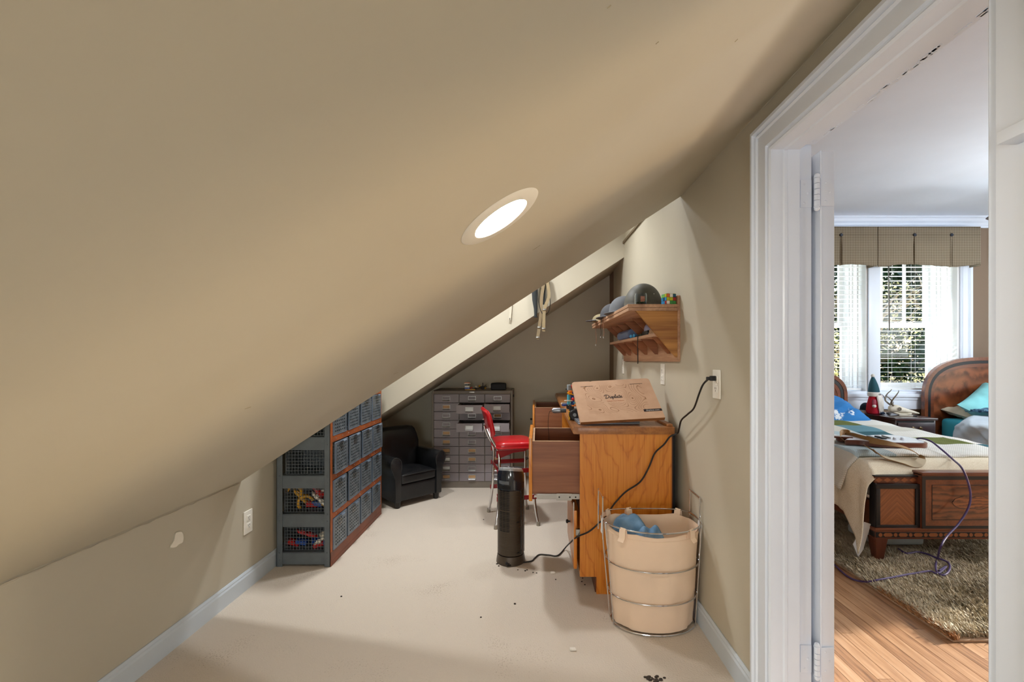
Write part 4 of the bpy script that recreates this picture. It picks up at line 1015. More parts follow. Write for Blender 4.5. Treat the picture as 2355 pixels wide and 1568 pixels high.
# ================================================================ heater cord from the outlet
pts = [(XR - .028, 1.892, 1.126), Wp(1629, 872, 1.90), Wp(1617, 884, 1.93), Wp(1608, 905, 1.97), Wp(1596, 938, 2.05), Wp(1582, 952, 2.12), Wp(1567, 966, 2.2), Wp(1562, 985, 2.26), Wp(1558, 996, 2.3), Wp(1541, 1004, 2.31),
       Wp(1527, 1022, 2.31), Wp(1506, 1042, 2.315), Wp(1492, 1075, 2.315), Wp(1472, 1108, 2.315), Wp(1440, 1130, 2.31), Wp(1420, 1150, 2.31), Wp(1408, 1165, 2.31), Wp(1396, 1185, 2.31), Wp(1378, 1202, 2.305), Wp(1355, 1222, 2.31), Wp(1330, 1233, 2.34), Wp(1316, 1243, 2.45),
       Fp(1303, 1256, .03), Fp(1283, 1277, .006), Fp(1262, 1276, .006), Fp(1241, 1275, .006), Fp(1230, 1283, .006), Fp(1222, 1290, .006), Fp(1197, 1294, .006), (-.118, 2.64, .012), (-.112, 2.652, .018)]
hc = thing('power_cord', 'black power cord running from the wall outlet over the desk to the heater', 'cord')
MB().tube(smooth_path(pts, 7), .0042, 8).obj('cable', M['cordblack'], hc)
MB().box(XR - .034, XR - .0095, 1.886, 1.900, 1.114, 1.135, .003).box(XR - .048, XR - .033, 1.887, 1.899, 1.117, 1.131, .003).obj('plug', M['black'], hc)

# ================================================================ wire laundry hamper with canvas liner
M['canvas'] = mat('natural_canvas', '#ead0b6', .9, var=.05, nscale=5, bmp=.25, bscale=220, bdist=.001)
M['lining'] = mat('white_lining', '#d5d2cf', .9, var=.03)
HX, HY = .562, 2.10
hm = thing('laundry_hamper', 'chrome wire laundry hamper with beige canvas liner beside the desk', 'hamper', (HX, HY, 0))
def hsec(t, n=48, grow=0.0, kz=None):
    a = .184 + .030 * t + grow; bf = .118 + .060 * t + grow; bk = .070 + .072 * t + grow; cx = .010 - .008 * t; P = []
    z = .006 + t * .464
    for i in range(n):
        th = 2 * math.pi * i / n; c, s = math.cos(th), math.sin(th)
        if s < 0: x, y = c * a, s * bf
        else: x, y = (abs(c) ** .55) * (1 if c > 0 else -1) * a, (s ** .55) * bk
        P.append(Vector((cx + x, y, z)))
    return P
for t, nm in ((0, 'base_ring'), (.30, 'hoop'), (.62, 'hoop'), (1.0, 'rim_wire')):
    MB().tube(hsec(t, 48, .005), .0032, 8, True).obj(nm, M['chrome'], hm)
for i in (23, 26, 47, 45):
    MB().tube([hsec(t, 48, .009)[i] for t in (0, .3, .62, 1)], .0028, 8).obj('upright', M['chrome'], hm)
MB().tube([(-.18, 0, .006), (0, 0, .004), (.19, 0, .006)], .0028, 8).obj('base_wire', M['chrome'], hm)
for q in (-1, 1):
    x = -.225 if q < 0 else .2145
    MB().tube(smooth_path([(x, -.035, .39), (x, -.035, .565), (x, -.025, .577), (x, .085, .577), (x, .095, .565), (x, .095, .39)], 4), .0030, 8).obj('handle', M['chrome'], hm)
rings = []; NL = 72
for t in [i / 15 for i in range(16)]:
    P = hsec(t * .965 + .012, NL, -.003); Q = []
    for i, p in enumerate(P):
        a = 2 * math.pi * i / NL
        w = .005 * noise2(a * 2.2 + 2 * t, t * 3.2, 1.2) * (1 - .4 * t) + .006 * math.sin(a * 3 + t * 5.5) * (1 - t) * .6
        d = Vector((p.x, p.y, 0)).normalized() * (min(w * 2.2, .001) - .0015)
        sag = (-.006 - .008 * abs(math.sin(a * 3))) if t > .95 else 0
        Q.append(p + d + Vector((0, 0, sag)))
    rings.append(Q)
outer = rings
inner = [[p - Vector((p.x, p.y, 0)).normalized() * .004 for p in r] for r in outer[::-1][:-3]]
MB().loft([[Vector((p.x * .2, p.y * .2, .011)) for p in outer[0]]] + outer, caps=False).obj('liner', M['canvas'], hm, ang=60)
lin_ = MB().loft(inner, caps=False); lin_._add([p for p in inner[-1]], [tuple(range(NL))])
lin_.obj('lining', M['canvas'], hm, ang=60)
sm = MB().tube([p + Vector((p.x, p.y, 0)).normalized() * .0005 for p in [outer[14][i] for i in range(NL)]], .0012, 5, True); sm.obj('hem_seam', M['canvas'], hm)
R1 = hsec(1.0, 48, .005)
for i, col, ln in ((13, 0, .03), (18, 0, .03), (7, 0, .03), (24, 1, .06), (30, 2, .05), (41, 2, .045), (47, 1, .06)):
    p = R1[i]; tg = (R1[(i + 1) % 48] - R1[i - 1]).normalized(); o_ = Vector((p.x, p.y, 0)).normalized()
    k = MB().ribbon([p - o_ * .009 - Vector((0, 0, ln * .8)), p - o_ * .006 - Vector((0, 0, .006)), p + Vector((0, 0, .0055)), p + o_ * .006 - Vector((0, 0, .006)), p + o_ * .008 - Vector((0, 0, ln * .7)), p + o_ * (.020 if col == 2 else .010) - Vector((0, 0, ln))], tg, .028, .0016)
    k.obj('tab', M['lining'] if col == 1 else M['canvas'], hm)
# blue denim lying in it
def denim():
    m, nt, b = newmat('blue_denim'); b.inputs['Roughness'].default_value = .95
    v = coords(nt); n = N(nt, 'ShaderNodeTexNoise', Scale=16.0, Detail=6.0); L(nt, v, n.inputs['Vector'])
    L(nt, ramp(nt, n.outputs['Fac'], [(.3, '#5680a6'), (.7, '#83a6c6')]), b.inputs['Base Color'])
    n2 = N(nt, 'ShaderNodeTexNoise', Scale=300.0); L(nt, v, n2.inputs['Vector']); bump(nt, b, n2.outputs['Fac'], .4, .001); return m
M['denim'] = denim()
jn = thing('jeans', 'crumpled faded blue jeans lying in the laundry hamper', 'clothes', (HX - .06, HY + .02, .335))
def fold(cx, cy, hx_, hy_, z, h, s, rz):
    c, s2 = math.cos(rz), math.sin(rz)
    def f(uu, vv):
        x, y = (uu - .5) * 2, (vv - .5) * 2
        e = max(abs(x), abs(y)) ** 6
        zz = z + h * (1 - .55 * abs(y) ** 2 - .2 * x) + .013 * math.sin(x * 3.2 + 2.2 * y + s) * math.cos(y * 2.4 - s) + .006 * math.sin(x * 6.5 - y * 4 + s * 2) - .09 * e
        X, Y = x * hx_, y * hy_
        return Vector((cx + X * c - Y * s2, cy + X * s2 + Y * c, zz))
    return MB().grid(f, 44, 32)
fold(-.02, .03, .085, .045, .06, .065, .5, -.55).obj('leg', M['denim'], jn, thick=.006)
fold(.055, -.03, .065, .04, .05, .045, 2.5, .35).obj('leg', M['denim'], jn, thick=.006)
fold(.02, .0, .11, .085, -.02, .04, 4.5, .1).obj('waist', M['denim'], jn, thick=.006)

# ================================================================ wooden wall shelf with brackets
M['pine'] = wood('varnished_pine', '#7a4519', '#c08845', 'x', .75, .4, fig=.75, coat=.2)
M['pineY'] = wood('weathered_pine', '#8a5e44', '#c49c7c', 'y', .8, .5, fig=.15, coat=.05)
M['pineD'] = wood('red_pine', '#6e3c20', '#a0653c', 'x', .8, .45)
Y0, Y1 = 2.362, 3.70
ws = thing('wall_shelf', 'two-tier varnished pine wall shelf with slanted brackets on the right wall', 'shelf', (.65, (Y0 + Y1) / 2, 1.19))
ox, oy, oz = -.65, -(Y0 + Y1) / 2, -1.19
def wb(b): bmesh.ops.translate(b.b, vec=(ox, oy, oz), verts=b.b.verts); return b
wb(MB().box(.515, .772, Y0, Y1, 1.474, 1.490, .001).box(.519, .772, Y0 + .002, Y1 - .002, 1.456, 1.473, .001)).obj('top_board', M['pineY'], ws)
wb(MB().box(.772, .7855, Y0, Y1, 1.192, 1.535, .001)).obj('back_board', M['pineY'], ws)
wb(MB().box(.655, .771, Y0 + .018, Y1 - .03, 1.325, 1.341, .001)).obj('lower_board', M['pineY'], ws)
tri = [(.771, 1.455), (.560, 1.455), (.760, 1.232), (.771, 1.232)]
wb(MB().prism([(.772, 1.4555), (.556, 1.4555), (.764, 1.215), (.772, 1.215)], 'y', Y0, Y0 + .017)).obj('end_panel', M['pine'], ws, smooth=False)
wb(MB().box(.7725, .786, Y0 - .002, Y0 + .002, 1.2, 1.46, .0005)).obj('end_strip', M['pineY'], ws)
for y in (2.55, 2.79, 3.03, 3.27, 3.50, Y1 - .014):
    wb(MB().prism([(.771, 1.455), (.635, 1.455), (.755, 1.343), (.771, 1.343)], 'y', y, y + .011)).obj('bracket', M['pineD'], ws, smooth=False)
    wb(MB().prism([(.771, 1.3245), (.672, 1.3245), (.757, 1.235), (.771, 1.235)], 'y', y - .07, y - .059)).obj('bracket', M['pineD'], ws, smooth=False)
# helmets, cap, jar and puzzle cube on top
TZ = 1.4905
def shellmat(name, c, c2): return mat(name, c, .55, var=.05, nscale=30, bmp=.15, bscale=220, color2=c2)
M['olive'] = shellmat('olive_grey_paint', '#4b4a42', '#57554b'); M['greycloth'] = mat('grey_felt', '#6b6e74', .9, bmp=.2, bscale=150)
def dome(name, label, cat, loc, rx, ry, h, m_, rim=.02, rz=0.0, tilt=(0, 0, 0)):
    t = thing(name, label, cat, loc, rz)
    rings = []
    for k in range(14):
        a = math.pi / 2 * k / 13; r_, z_ = math.cos(a), math.sin(a)
        rings.append([Vector((rx * r_ * math.cos(q), ry * r_ * math.sin(q), .012 + (h - .012) * z_ ** .92)) for q in [2 * math.pi * i / 40 for i in range(40)]])
    flare = [[Vector(((rx + rim * f) * math.cos(q), (ry + rim * f * (1.8 if abs(math.sin(q)) > .7 else 1)) * math.sin(q), z_)) for q in [2 * math.pi * i / 40 for i in range(40)]] for f, z_ in ((1, 0), (1, .003), (.4, .008))]
    inner_ = [[Vector(((rx - .004) * math.cos(q), (ry - .004) * math.sin(q), .001)) for q in [2 * math.pi * i / 40 for i in range(40)]]]
    MB().loft(inner_ + flare + rings).obj('shell', m_, t, ang=60)
    return t
hl = dome('helmet', 'big olive grey steel helmet on the wooden wall shelf behind the glass jar', 'helmet', (.648, 2.585, TZ), .104, .118, .142, M['olive'], .006)
k = MB()
for a, z_ in ((-1.2, .07), (-1.9, .055), (-.6, .05)): k.ball((.104 * math.cos(a) * .93, .118 * math.sin(a) * .93, z_), .003, (1, 1, 1), 8)
k.obj('rivet', M['steel'], hl)
t = dome('helmet', 'lighter grey helmet with a flared brim behind the big olive helmet', 'helmet', (.595, 2.86, TZ), .088, .115, .11, M['greycloth'], .032)
M['tan'] = mat('tan_webbing', '#86755a', .85, bmp=.3, bscale=300)
t = dome('helmet', 'dark grey peaked helmet third along the wooden wall shelf', 'helmet', (.58, 3.16, TZ), .082, .105, .10, mat('dark_felt', '#4a4b50', .9, bmp=.2, bscale=150), .03)
# flat cap with a peak at the far end
cp_ = dome('cap', 'tan cloth cap with a stiff peak at the far end of the wall shelf', 'cap', (.56, 3.45, TZ), .075, .085, .06, mat('tan_cloth', '#8c8063', .9, bmp=.2, bscale=200), .003)
def peak(uu, vv):
    a = R(130 + 100 * vv); r_ = .072 + uu * .055 * math.sin(math.pi * min(1, max(0, vv))) ** .5
    return Vector((r_ * math.cos(a), r_ * 1.05 * math.sin(a), .012 - .008 * uu))
MB().grid(peak, 6, 16).obj('peak', M['greycloth'], cp_, thick=.003)
t = thing('small_box', 'small tan cardboard box behind the caps on the wall shelf', 'box', (.735, 3.42, TZ))
MB().box(-.03, .03, -.05, .05, 0, .085, .002).obj('carton', mat('tan_carton', '#b58a5c', .8), t); MB().box(-.031, .031, -.051, .051, .07, .086, .002).obj('lid', mat('pale_carton', '#c79d6d', .8), t)
def clearglass():
    m, nt, b = newmat('clear_glass'); b.inputs['Roughness'].default_value = .03; b.inputs['Transmission Weight'].default_value = 1.0; b.inputs['IOR'].default_value = 1.3
    b.inputs['Base Color'].default_value = lin('#dfe8ee'); return m
M['clear'] = clearglass()
jr = thing('glass_jar', 'small glass jar of green moss and an orange card before the helmet', 'jar', (.592, 2.405, TZ))
MB().lathe([(.001, .0005), (.029, .0005), (.0325, .004), (.0325, .05), (.030, .056), (.030, .060), (.0275, .060), (.0275, .056), (.0295, .05), (.0295, .005), (.001, .004)], 28, caps=False).obj('jar_body', M['clear'], jr)
k = MB()
for i in range(40):
    a = rng.random() * 6.28; r_ = .024 * math.sqrt(rng.random()); k.ball((r_ * math.cos(a), r_ * math.sin(a), .009 + .006 * rng.random()), .0045, (1, 1, .8), 6)
tag(k.obj('moss', mat('moss', '#3f5a28', .9, color2='#27391b', nscale=60), jr), kind='stuff')
MB().box(.0, .022, -.003, .003, .014, .046, .002).ball((.011, 0, .03), .012, (1, .5, 1.1)).obj('orange_card', mat('orange_card_print', '#d4653a', .6, color2='#e8a184', nscale=60), jr)
pc = thing('puzzle_cube', 'twisty colour puzzle cube at the near corner of the wall shelf', 'toy', (.738, 2.40, TZ), R(12))
cols = {k_: mat('sticker_' + k_, v_, .35, var=.02) for k_, v_ in dict(g='#3f8f45', o='#d2662c', w='#e4dcd2', b='#17556b', y='#b9b81f', r='#a32a2a', l='#3490cc', m='#7fc76a').items()}
MB().box(-.027, .027, -.027, .027, .001, .055, .002).obj('core', M['black'], pc)
front = ['owb', 'yyr', 'wgg']; side = ['ymm', 'lbl', 'rll']; tops = ['gwy', 'ymo', 'lrg']
for i in range(3):
    for j in range(3):
        z_ = .046 - i * .018; x_ = -.018 + j * .018
        MB().box(x_ - .0084, x_ + .0084, -.0285, -.0265, z_ - .0084, z_ + .0084, .0008, 1).obj('tile', cols[front[i][j]], pc)
        MB().box(-.0285, -.0265, x_ - .0084, x_ + .0084, z_ - .0084, z_ + .0084, .0008, 1).obj('tile', cols[side[i][j]], pc)
        MB().box(x_ - .0084, x_ + .0084, -.018 + i * .018 - .0084, -.018 + i * .018 + .0084, .0545, .0565, .0008, 1).obj('tile', cols[tops[i][j]], pc)
# straps over the front edge
M['brownstrap'] = mat('brown_leather_strap', '#8a5f48', .6); 
for y, ln, m_, lb_, w in ((3.05, .13, M['brownstrap'], 'brown leather chin strap hanging over the front of the wall shelf', .009), (3.17, .12, M['black'], 'black chin strap hanging over the front of the wall shelf', .010), (3.40, .17, M['brownstrap'], 'long thin brown strap with a buckle hanging at the far end of the wall shelf', .007)):
    t = thing('chin_strap', lb_, 'strap', (.515, y, TZ), group=None)
    P = smooth_path([(.06, .0, .012), (.02, 0, .006), (-.004, 0, .0035), (-.008, 0, -.02), (-.012, .01, -.06), (-.006, .018, -ln * .8), (-.008, .03, -ln)], 5)
    MB().ribbon(P, (0, 1, 0), w, .002).obj('strap', m_, t)
    MB().box(-.011, -.005, .024, .036, -ln - .014, -ln, .001).obj('buckle', M['steel'], t)
# things on the lower board
LZ = 1.3415
t = thing('ribbed_tub', 'translucent blue ribbed plastic tub on the lower board of the wall shelf', 'container', (.695, 3.22, LZ))
M['bluetub'] = mat('blue_translucent_plastic', '#7d93bd', .25, trans=.35, var=.1)
b = MB(); prof = []
for i in range(16):
    y = -.17 + i * .0225; prof += [(.032, y), (.034, y + .004), (.034, y + .015), (.0325, y + .019)]
b.lathe([(.005, -.171)] + prof + [(.005, .19)], 24, M=Matrix.Translation((0, 0, .0345)) @ Matrix.Rotation(R(-90), 4, 'X')).obj('tub_body', M['bluetub'], t, ang=20)
t = thing('sunglasses', 'bright blue sunglasses lying at the front of the lower shelf board', 'glasses', (.672, 2.95, LZ), .1)
M['bluegl'] = mat('blue_plastic', '#2e8fc4', .2)
for q in (-1, 1): MB().ball((0, q * .03, .014), .022, (.22, 1, .6), 12).obj('lens', M['bluegl'], t)
MB().tube(smooth_path([(0, -.055, .015), (.02, -.06, .016), (.07, -.058, .008)], 4), .0025, 6).tube(smooth_path([(0, .055, .015), (.02, .06, .016), (.07, .058, .008)], 4), .0025, 6).obj('temple', M['bluegl'], t)
t = thing('goggles', 'grey lavender domed goggles on the lower shelf board near the end panel', 'goggles', (.72, 2.72, LZ))
MB().ball((0, 0, .04), .042, (.7, 1.25, .95), 18).obj('lens', mat('lavender_plastic', '#8f92b5', .25), t); MB().box(-.03, .035, -.06, .06, .0, .034, .01).obj('frame', M['black'], t)
t = thing('wood_block', 'pale wooden block with lettering on the lower shelf board', 'block', (.722, 2.56, LZ), .05)
MB().box(-.03, .03, -.06, .06, 0, .016, .002).obj('slab', M['palewood'], t); MB().box(-.028, .03, -.055, .055, .0165, .032, .002).obj('upper_slab', M['palewood'], t)
t = thing('pencil_case', 'flat dark green case lying behind the blue sunglasses on the lower board', 'case', (.725, 2.84, LZ), 0)
MB().box(-.035, .035, -.05, .05, 0, .022, .006).obj('shell', mat('dark_green_cloth', '#34402c', .8), t)
tp = MB().tube(smooth_path([(.655 - .002, 2.70, LZ + .003), (.648, 2.70, LZ - .002), (.646, 2.70, LZ - .06), (.648, 2.70, 1.20), (.647, 2.70, 1.178)], 5), .0028, 6).obj('black_cord', M['cordblack'])
tag(tp, 'black cord dangling straight down from the lower shelf board', 'cord')

# ================================================================ straps hung on the far side of the dormer
YK = YH - .045
def hk(px, py): return Wp(px, py, YK)
M['sheath'] = mat('black_sheath_leather', '#23282b', .45); M['tanpale'] = mat('pale_tan_webbing', '#978667', .85, bmp=.3, bscale=300)
hb = thing('coat_hook', 'dark metal hook on the bright beam carrying the bundle of straps', 'hook', (hk(1254, 628)))
MB().tube(smooth_path([(0, .045, .0), (0, .02, 0), (0, -.012, -.012), (0, -.02, .004)], 5), .004, 8).box(-.012, .012, .040, .0445, -.02, .02, .002).obj('hook_body', M['steel'], hb)
def strap(label, pts, m_, w, name='webbing_strap', cat='strap', buckle=None, th=.003):
    t = thing(name, label, cat, pts[0])
    P = [p - pts[0] for p in pts]
    MB().ribbon(smooth_path(P, 5), (1, 0, 0), w, th).obj('webbing', m_, t)
    if buckle is not None:
        for q in buckle:
            c = P[-1] * q + P[0] * (1 - q)
            c = smooth_path(P, 5)[int(q * 5 * (len(P) - 1))]
            MB().box(c.x - w * .6, c.x + w * .6, c.y - .007, c.y + .003, c.z - .006, c.z + .006, .0015).obj('buckle', M['steel'], t)
    return t
strap('longer tan webbing strap with a buckle hanging lowest from the hook', [hk(1254, 633), hk(1246, 680), hk(1244, 720), hk(1241, 745), hk(1236, 780)], M['tan'], .025, buckle=(.8, .97))
strap('shorter tan webbing strap with a buckle hanging beside the longer one', [hk(1256, 633) + Vector((0, -.012, 0)), hk(1262, 680) + Vector((0, -.02, 0)), hk(1252, 712) + Vector((0, -.02, 0)), hk(1250, 762) + Vector((0, -.012, 0))], M['tanpale'], .025, buckle=(.72, .97))
t = thing('knife_sheath', 'long dark sheath hanging at the left of the straps', 'sheath', hk(1228, 640))
o0 = hk(1228, 640)
rings = []
for px, py, w in ((1230, 640, .020), (1229, 668, .022), (1230, 690, .021), (1232, 710, .015), (1232, 727, .012), (1232, 729, .010)):
    c = hk(px, py) - o0; rings.append([c + Vector((math.cos(a) * w, math.sin(a) * .008, 0)) for a in [2 * math.pi * i / 14 for i in range(14)]])
MB().loft(rings).obj('sheath_body', M['sheath'], t)
MB().box(-.016 + .014, .016 + .014, -.011, .011, -.318, -.308, .002).obj('tip', M['black'], t)
t = tag(MB().tube(smooth_path([hk(1240, 640), hk(1256, 652), hk(1265, 690), hk(1262, 715), hk(1252, 724), hk(1244, 715), hk(1238, 690), hk(1236, 660)], 6, True), .0035, 6, True).obj('cord_loop', M['cordblack']), 'dark cord loop hanging among the straps on the beam', 'cord')
for px, w, l0, lb_ in ((1252, .022, 700, 'black pointed strap end hanging in the middle of the bundle'), (1262, .02, 690, 'olive green strap end hanging at the right of the bundle')):
    strap(lb_, [hk(px - 2, 640) + Vector((0, .015, 0)), hk(px, 660) + Vector((0, .012, 0)), hk(px - 1, l0 - 12) + Vector((0, .012, 0)), hk(px - 3, l0) + Vector((0, .012, 0))], M['sheath'] if px < 1260 else mat('olive_webbing', '#3a3d2a', .8), w, 'strap_end', 'strap')
b = MB()
t = thing('strap_flap', 'beige strap flap with a snap hanging alone on the bright beam', 'strap', Wp(1176, 690, YH - .012))
o0 = Wp(1176, 690, YH - .012)
MB().ribbon([Wp(1176, 690, YH - .012) - o0, Wp(1174, 715, YH - .014) - o0, Wp(1172, 735, YH - .02) - o0], (1, 0, 0), .02, .003).obj('flap', M['wall'], t); c = Wp(1172, 732, YH - .024) - o0
MB().ball((c.x, c.y, c.z), .005, (1, .5, 1), 8).obj('snap', M['steel'], t)

# ================================================================ crumbs on the carpet
foam = mat('white_foam', '#e6e0d6', .9)
for px, py, lb_ in ((1271, 1318, 'white foam scrap on the carpet between heater and desk'), (1317, 1495, 'white foam scrap on the carpet in front of the hamper')):
    p = Fp(px, py); tag(MB().box(p.x - .012, p.x + .012, p.y - .006, p.y + .006, .0, .010, .003).box(p.x - .004, p.x + .014, p.y - .008, p.y + .002, .002, .008, .002).obj('foam_scrap', foam), lb_, 'scrap')
b = MB()
for px, py in ((1191, 1311), (1208, 1313), (1226, 1317), (1234, 1318), (1278, 1333), (1184, 1389), (1143, 1297), (1147, 1302), (1106, 1420), (1338, 1338), (1345, 1345), (785, 1372), (1340, 1330), (1212, 1311), (1112, 1195)):
    p = Fp(px, py); b.ball((p.x, p.y, .002), .0032 + .002 * rng.random(), (1.3, 1, .8), 6)
for i in range(26):
    p = Fp(1502 + rng.gauss(0, 10), 1562 + rng.gauss(0, 4)); b.ball((p.x, p.y, .002), .003 + .003 * rng.random(), (1.4, 1, .6), 6)
tag(b.obj('crumbs', mat('dark_crumbs', '#3a3029', .9), smooth=False), 'dark crumbs scattered over the carpet', 'debris', kind='stuff')
# ================================================================ bedroom: blinds and valances
M['slat'] = mat('blind_slat_white', '#f1f1ef', .4, var=.01)
shared = {}
for wi, (x0, x1) in enumerate(WINS):
    bl = thing('window_blind', ['white venetian blind of the window left of the mullion board', 'white venetian blind with a dark wand, window beside the headboard'][wi], 'blind', ((x0 + x1) / 2, YW + .075, WZ0), group=None)
    hw = (x1 - x0) / 2 - .026
    z = .06; 
    if 's' not in shared:
        b = MB(); b.prism([(-.025, .0), (-.012, .0026), (0, .0034), (.012, .0026), (.025, 0), (.012, .0008), (0, .0014), (-.012, .0008)], 'x', -hw, hw); o = b.obj('slat', M['slat'], bl, smooth=False); shared['s'] = o.data; o.location = (0, 0, z); z += .05
    while z < 1.52:
        o = bpy.data.objects.new('slat', shared['s']); COL.objects.link(o); o.parent = bl; o.location = (0, 0, z); o.rotation_euler = (R(rng.uniform(-1.5, 1.5) - 3), 0, R(rng.uniform(-.15, .15))); z += .0497
    MB().box(-hw, hw, -.024, .024, .018, .034, .003).obj('bottom_rail', M['slat'], bl)
    MB().box(-hw, hw, -.028, .028, 1.54, 1.588, .002).obj('head_rail', M['slat'], bl)
    b = MB()
    for x in (-hw * .62, 0, hw * .62):
        for y in (-.026, .026): b.cyl((x, y, .03), (x, y, 1.55), .0012, 5)
    b.obj('ladder_cord', M['slat'], bl)
    if wi == 1: MB().tube([(-hw + .105, -.04, 1.55), (-hw + .107, -.045, 1.2), (-hw + .112, -.046, .66)], .0055, 8).obj('wand', mat('brown_wand', '#5a554c', .5), bl)
def gingham():
    m, nt, b = newmat('brown_check_fabric'); b.inputs['Roughness'].default_value = .95; b.inputs['Specular IOR Level'].default_value = .1
    v = coords(nt); sp = N(nt, 'ShaderNodeSeparateXYZ'); L(nt, v, sp.inputs[0])
    fs = []
    for o_ in ('X', 'Z'):
        d = N(nt, 'ShaderNodeMath', operation='DIVIDE'); d.inputs[1].default_value = .0172; L(nt, sp.outputs[o_], d.inputs[0])
        f = N(nt, 'ShaderNodeMath', operation='FRACT'); L(nt, d.outputs[0], f.inputs[0])
        l = N(nt, 'ShaderNodeMath', operation='LESS_THAN'); l.inputs[1].default_value = .5; L(nt, f.outputs[0], l.inputs[0]); fs.append(l.outputs[0])
    a = N(nt, 'ShaderNodeMath', operation='ADD'); L(nt, fs[0], a.inputs[0]); L(nt, fs[1], a.inputs[1])
    h = N(nt, 'ShaderNodeMath', operation='MULTIPLY'); h.inputs[1].default_value = .5; L(nt, a.outputs[0], h.inputs[0])
    L(nt, ramp(nt, h.outputs[0], [(0, '#b0a48f'), (.5, '#8d7f6b'), (1, '#635747')]), b.inputs['Base Color'])
    # thin cloth lets some daylight through
    tl = N(nt, 'ShaderNodeBsdfTranslucent'); L(nt, ramp(nt, h.outputs[0], [(0, '#c9b992'), (1, '#8a7858')]), tl.inputs['Color'])
    mx = N(nt, 'ShaderNodeMixShader'); mx.inputs[0].default_value = .25
    out = nt.nodes['Material Output']; L(nt, b.outputs[0], mx.inputs[1]); L(nt, tl.outputs[0], mx.inputs[2]); L(nt, mx.outputs[0], out.inputs['Surface'])
    return m
M['check'] = gingham()
VY = 4.755
for vi, (x0, x1, btn, lb_) in enumerate(((2.62, 3.632, (3.255,), 'brown checked valance over the window left of the mullion board'), (3.642, 4.71, (4.02, 4.405), 'brown checked valance with two dark buttons, near the headboard'))):
    vl = thing('valance', lb_, 'valance', ((x0 + x1) / 2, VY, 2.18))
    xc = (x0 + x1) / 2
    def f(uu, vv):
        x = x0 + (x1 - x0) * uu; z = 2.185 + .405 * vv
        y = VY + .004 * noise2(x * 7, z * 3, vi) * (1 - vv)
        for bx in btn:
            d = x - bx
            if abs(d) < .012 and vv < .85: y += .028 * (1 - abs(d) / .012) * min(1, (1 - vv) * 1.8)
        zz = z + (1 - vv) ** 3 * (.012 * math.sin(x * 8 + vi) + .006 * noise2(x * 9, 0, 2))
        return Vector((x - xc, y - VY, zz - 2.18))
    MB().grid(f, 130, 14).obj('panel', M['check'], vl, thick=.004)
    for xe in (x0, x1):
        MB().grid(lambda uu, vv: Vector((xe - xc, uu * .138, .005 + .405 * vv)), 2, 4).obj('return_flap', M['check'], vl, thick=.004)
    MB().grid(lambda uu, vv: Vector((x0 - xc + (x1 - x0) * uu, vv * .138, .405)), 2, 2).obj('top_board', M['trim'], vl, thick=.012)
    MB().box(x0 - xc, x1 - xc, -.0065, -.0035, .325, .327).obj('seam', mat('seam_brown', '#6d5f4c', .9), vl)
    for bx in btn:
        MB().lathe([(.002, .012), (.012, .011), (.017, .006), (.017, .002), (.015, 0)], 18, M=Matrix.Translation((bx - xc, -.004, .322)) @ Matrix.Rotation(R(90), 4, 'X')).obj('button', mat('navy_button', '#1d2330', .5), vl)

# white unit on the wall and tip of the ceiling fan
t = thing('wall_unit', 'white flat unit mounted high on the bedroom wall right of the valance', 'wall unit', (5.165, YW - .035, 2.23))
MB().box(-.215, .215, -.03, .034, .0, .345, .006).obj('case', M['whiteplastic'], t); MB().box(-.19, .19, -.034, -.029, .03, .315, .004).obj('front_cover', M['whiteplastic'], t)
fn = thing('ceiling_fan', 'ceiling fan of which one blade tip shows under the bedroom ceiling', 'fan', (4.34, 3.67, 2.36))
MB().lathe([(.05, .05), (.10, .04), (.11, -.02), (.08, -.06), (.02, -.07)], 28).obj('motor_housing', M['steel'], fn)
MB().cyl((0, 0, .04), (0, 0, .34), .012).lathe([(.06, .369), (.06, .33), (.02, .31)], 20).obj('down_rod', M['steel'], fn)
for k in range(3):
    a = math.pi + k * math.pi * 2 / 3
    Mx = Matrix.Rotation(a, 4, 'Z') @ Matrix.Rotation(R(11), 4, 'X')
    bo = MB().prism([(.13, -.045), (.58, -.065), (.615, -.05), (.63, 0), (.615, .05), (.58, .065), (.13, .045)], 'z', -.004, .004, M=Mx).obj('blade', mat('dark_blade', '#4a4441', .4), fn)
    MB().prism([(.08, -.02), (.2, -.03), (.2, .03), (.08, .02)], 'z', -.008, -.005, M=Mx).obj('blade_iron', M['steel'], bo)

# ================================================================ near bed: inlaid footboard
M['walnut'] = wood('walnut_veneer', '#4a2413', '#7c4224', 'y', .7, .3, fig=.2, coat=.35)
M['walnutx'] = wood('walnut_rail', '#4b2414', '#783f25', 'x', .8, .3, coat=.35)
M['walnutz'] = wood('walnut_leg', '#3c1d11', '#5f3120', 'z', .8, .32, coat=.3)
M['burl'] = mat('burl_veneer', '#4a2412', .28, nscale=14, color2='#71401f', coat=.35)
def figured(name, c1, c2, freq=(3, 3, 9), dist=9.0):
    m, nt, b = newmat(name); b.inputs['Roughness'].default_value = .3; b.inputs['Coat Weight'].default_value = .3
    v = coords(nt, freq); w = N(nt, 'ShaderNodeTexWave', Scale=1.0, Distortion=dist, Detail=4.0); w.bands_direction = 'Z'; w.inputs['Detail Scale'].default_value = 1.5; L(nt, v, w.inputs['Vector'])
    n = N(nt, 'ShaderNodeTexNoise', Scale=6.0, Detail=5.0); L(nt, v, n.inputs['Vector'])
    mx = N(nt, 'ShaderNodeMath', operation='MULTIPLY_ADD'); mx.inputs[1].default_value = .45; L(nt, w.outputs['Fac'], mx.inputs[0]); L(nt, n.outputs['Fac'], mx.inputs[2])
    L(nt, ramp(nt, mx.outputs[0], [(.35, c1), (.95, c2)]), b.inputs['Base Color']); return m
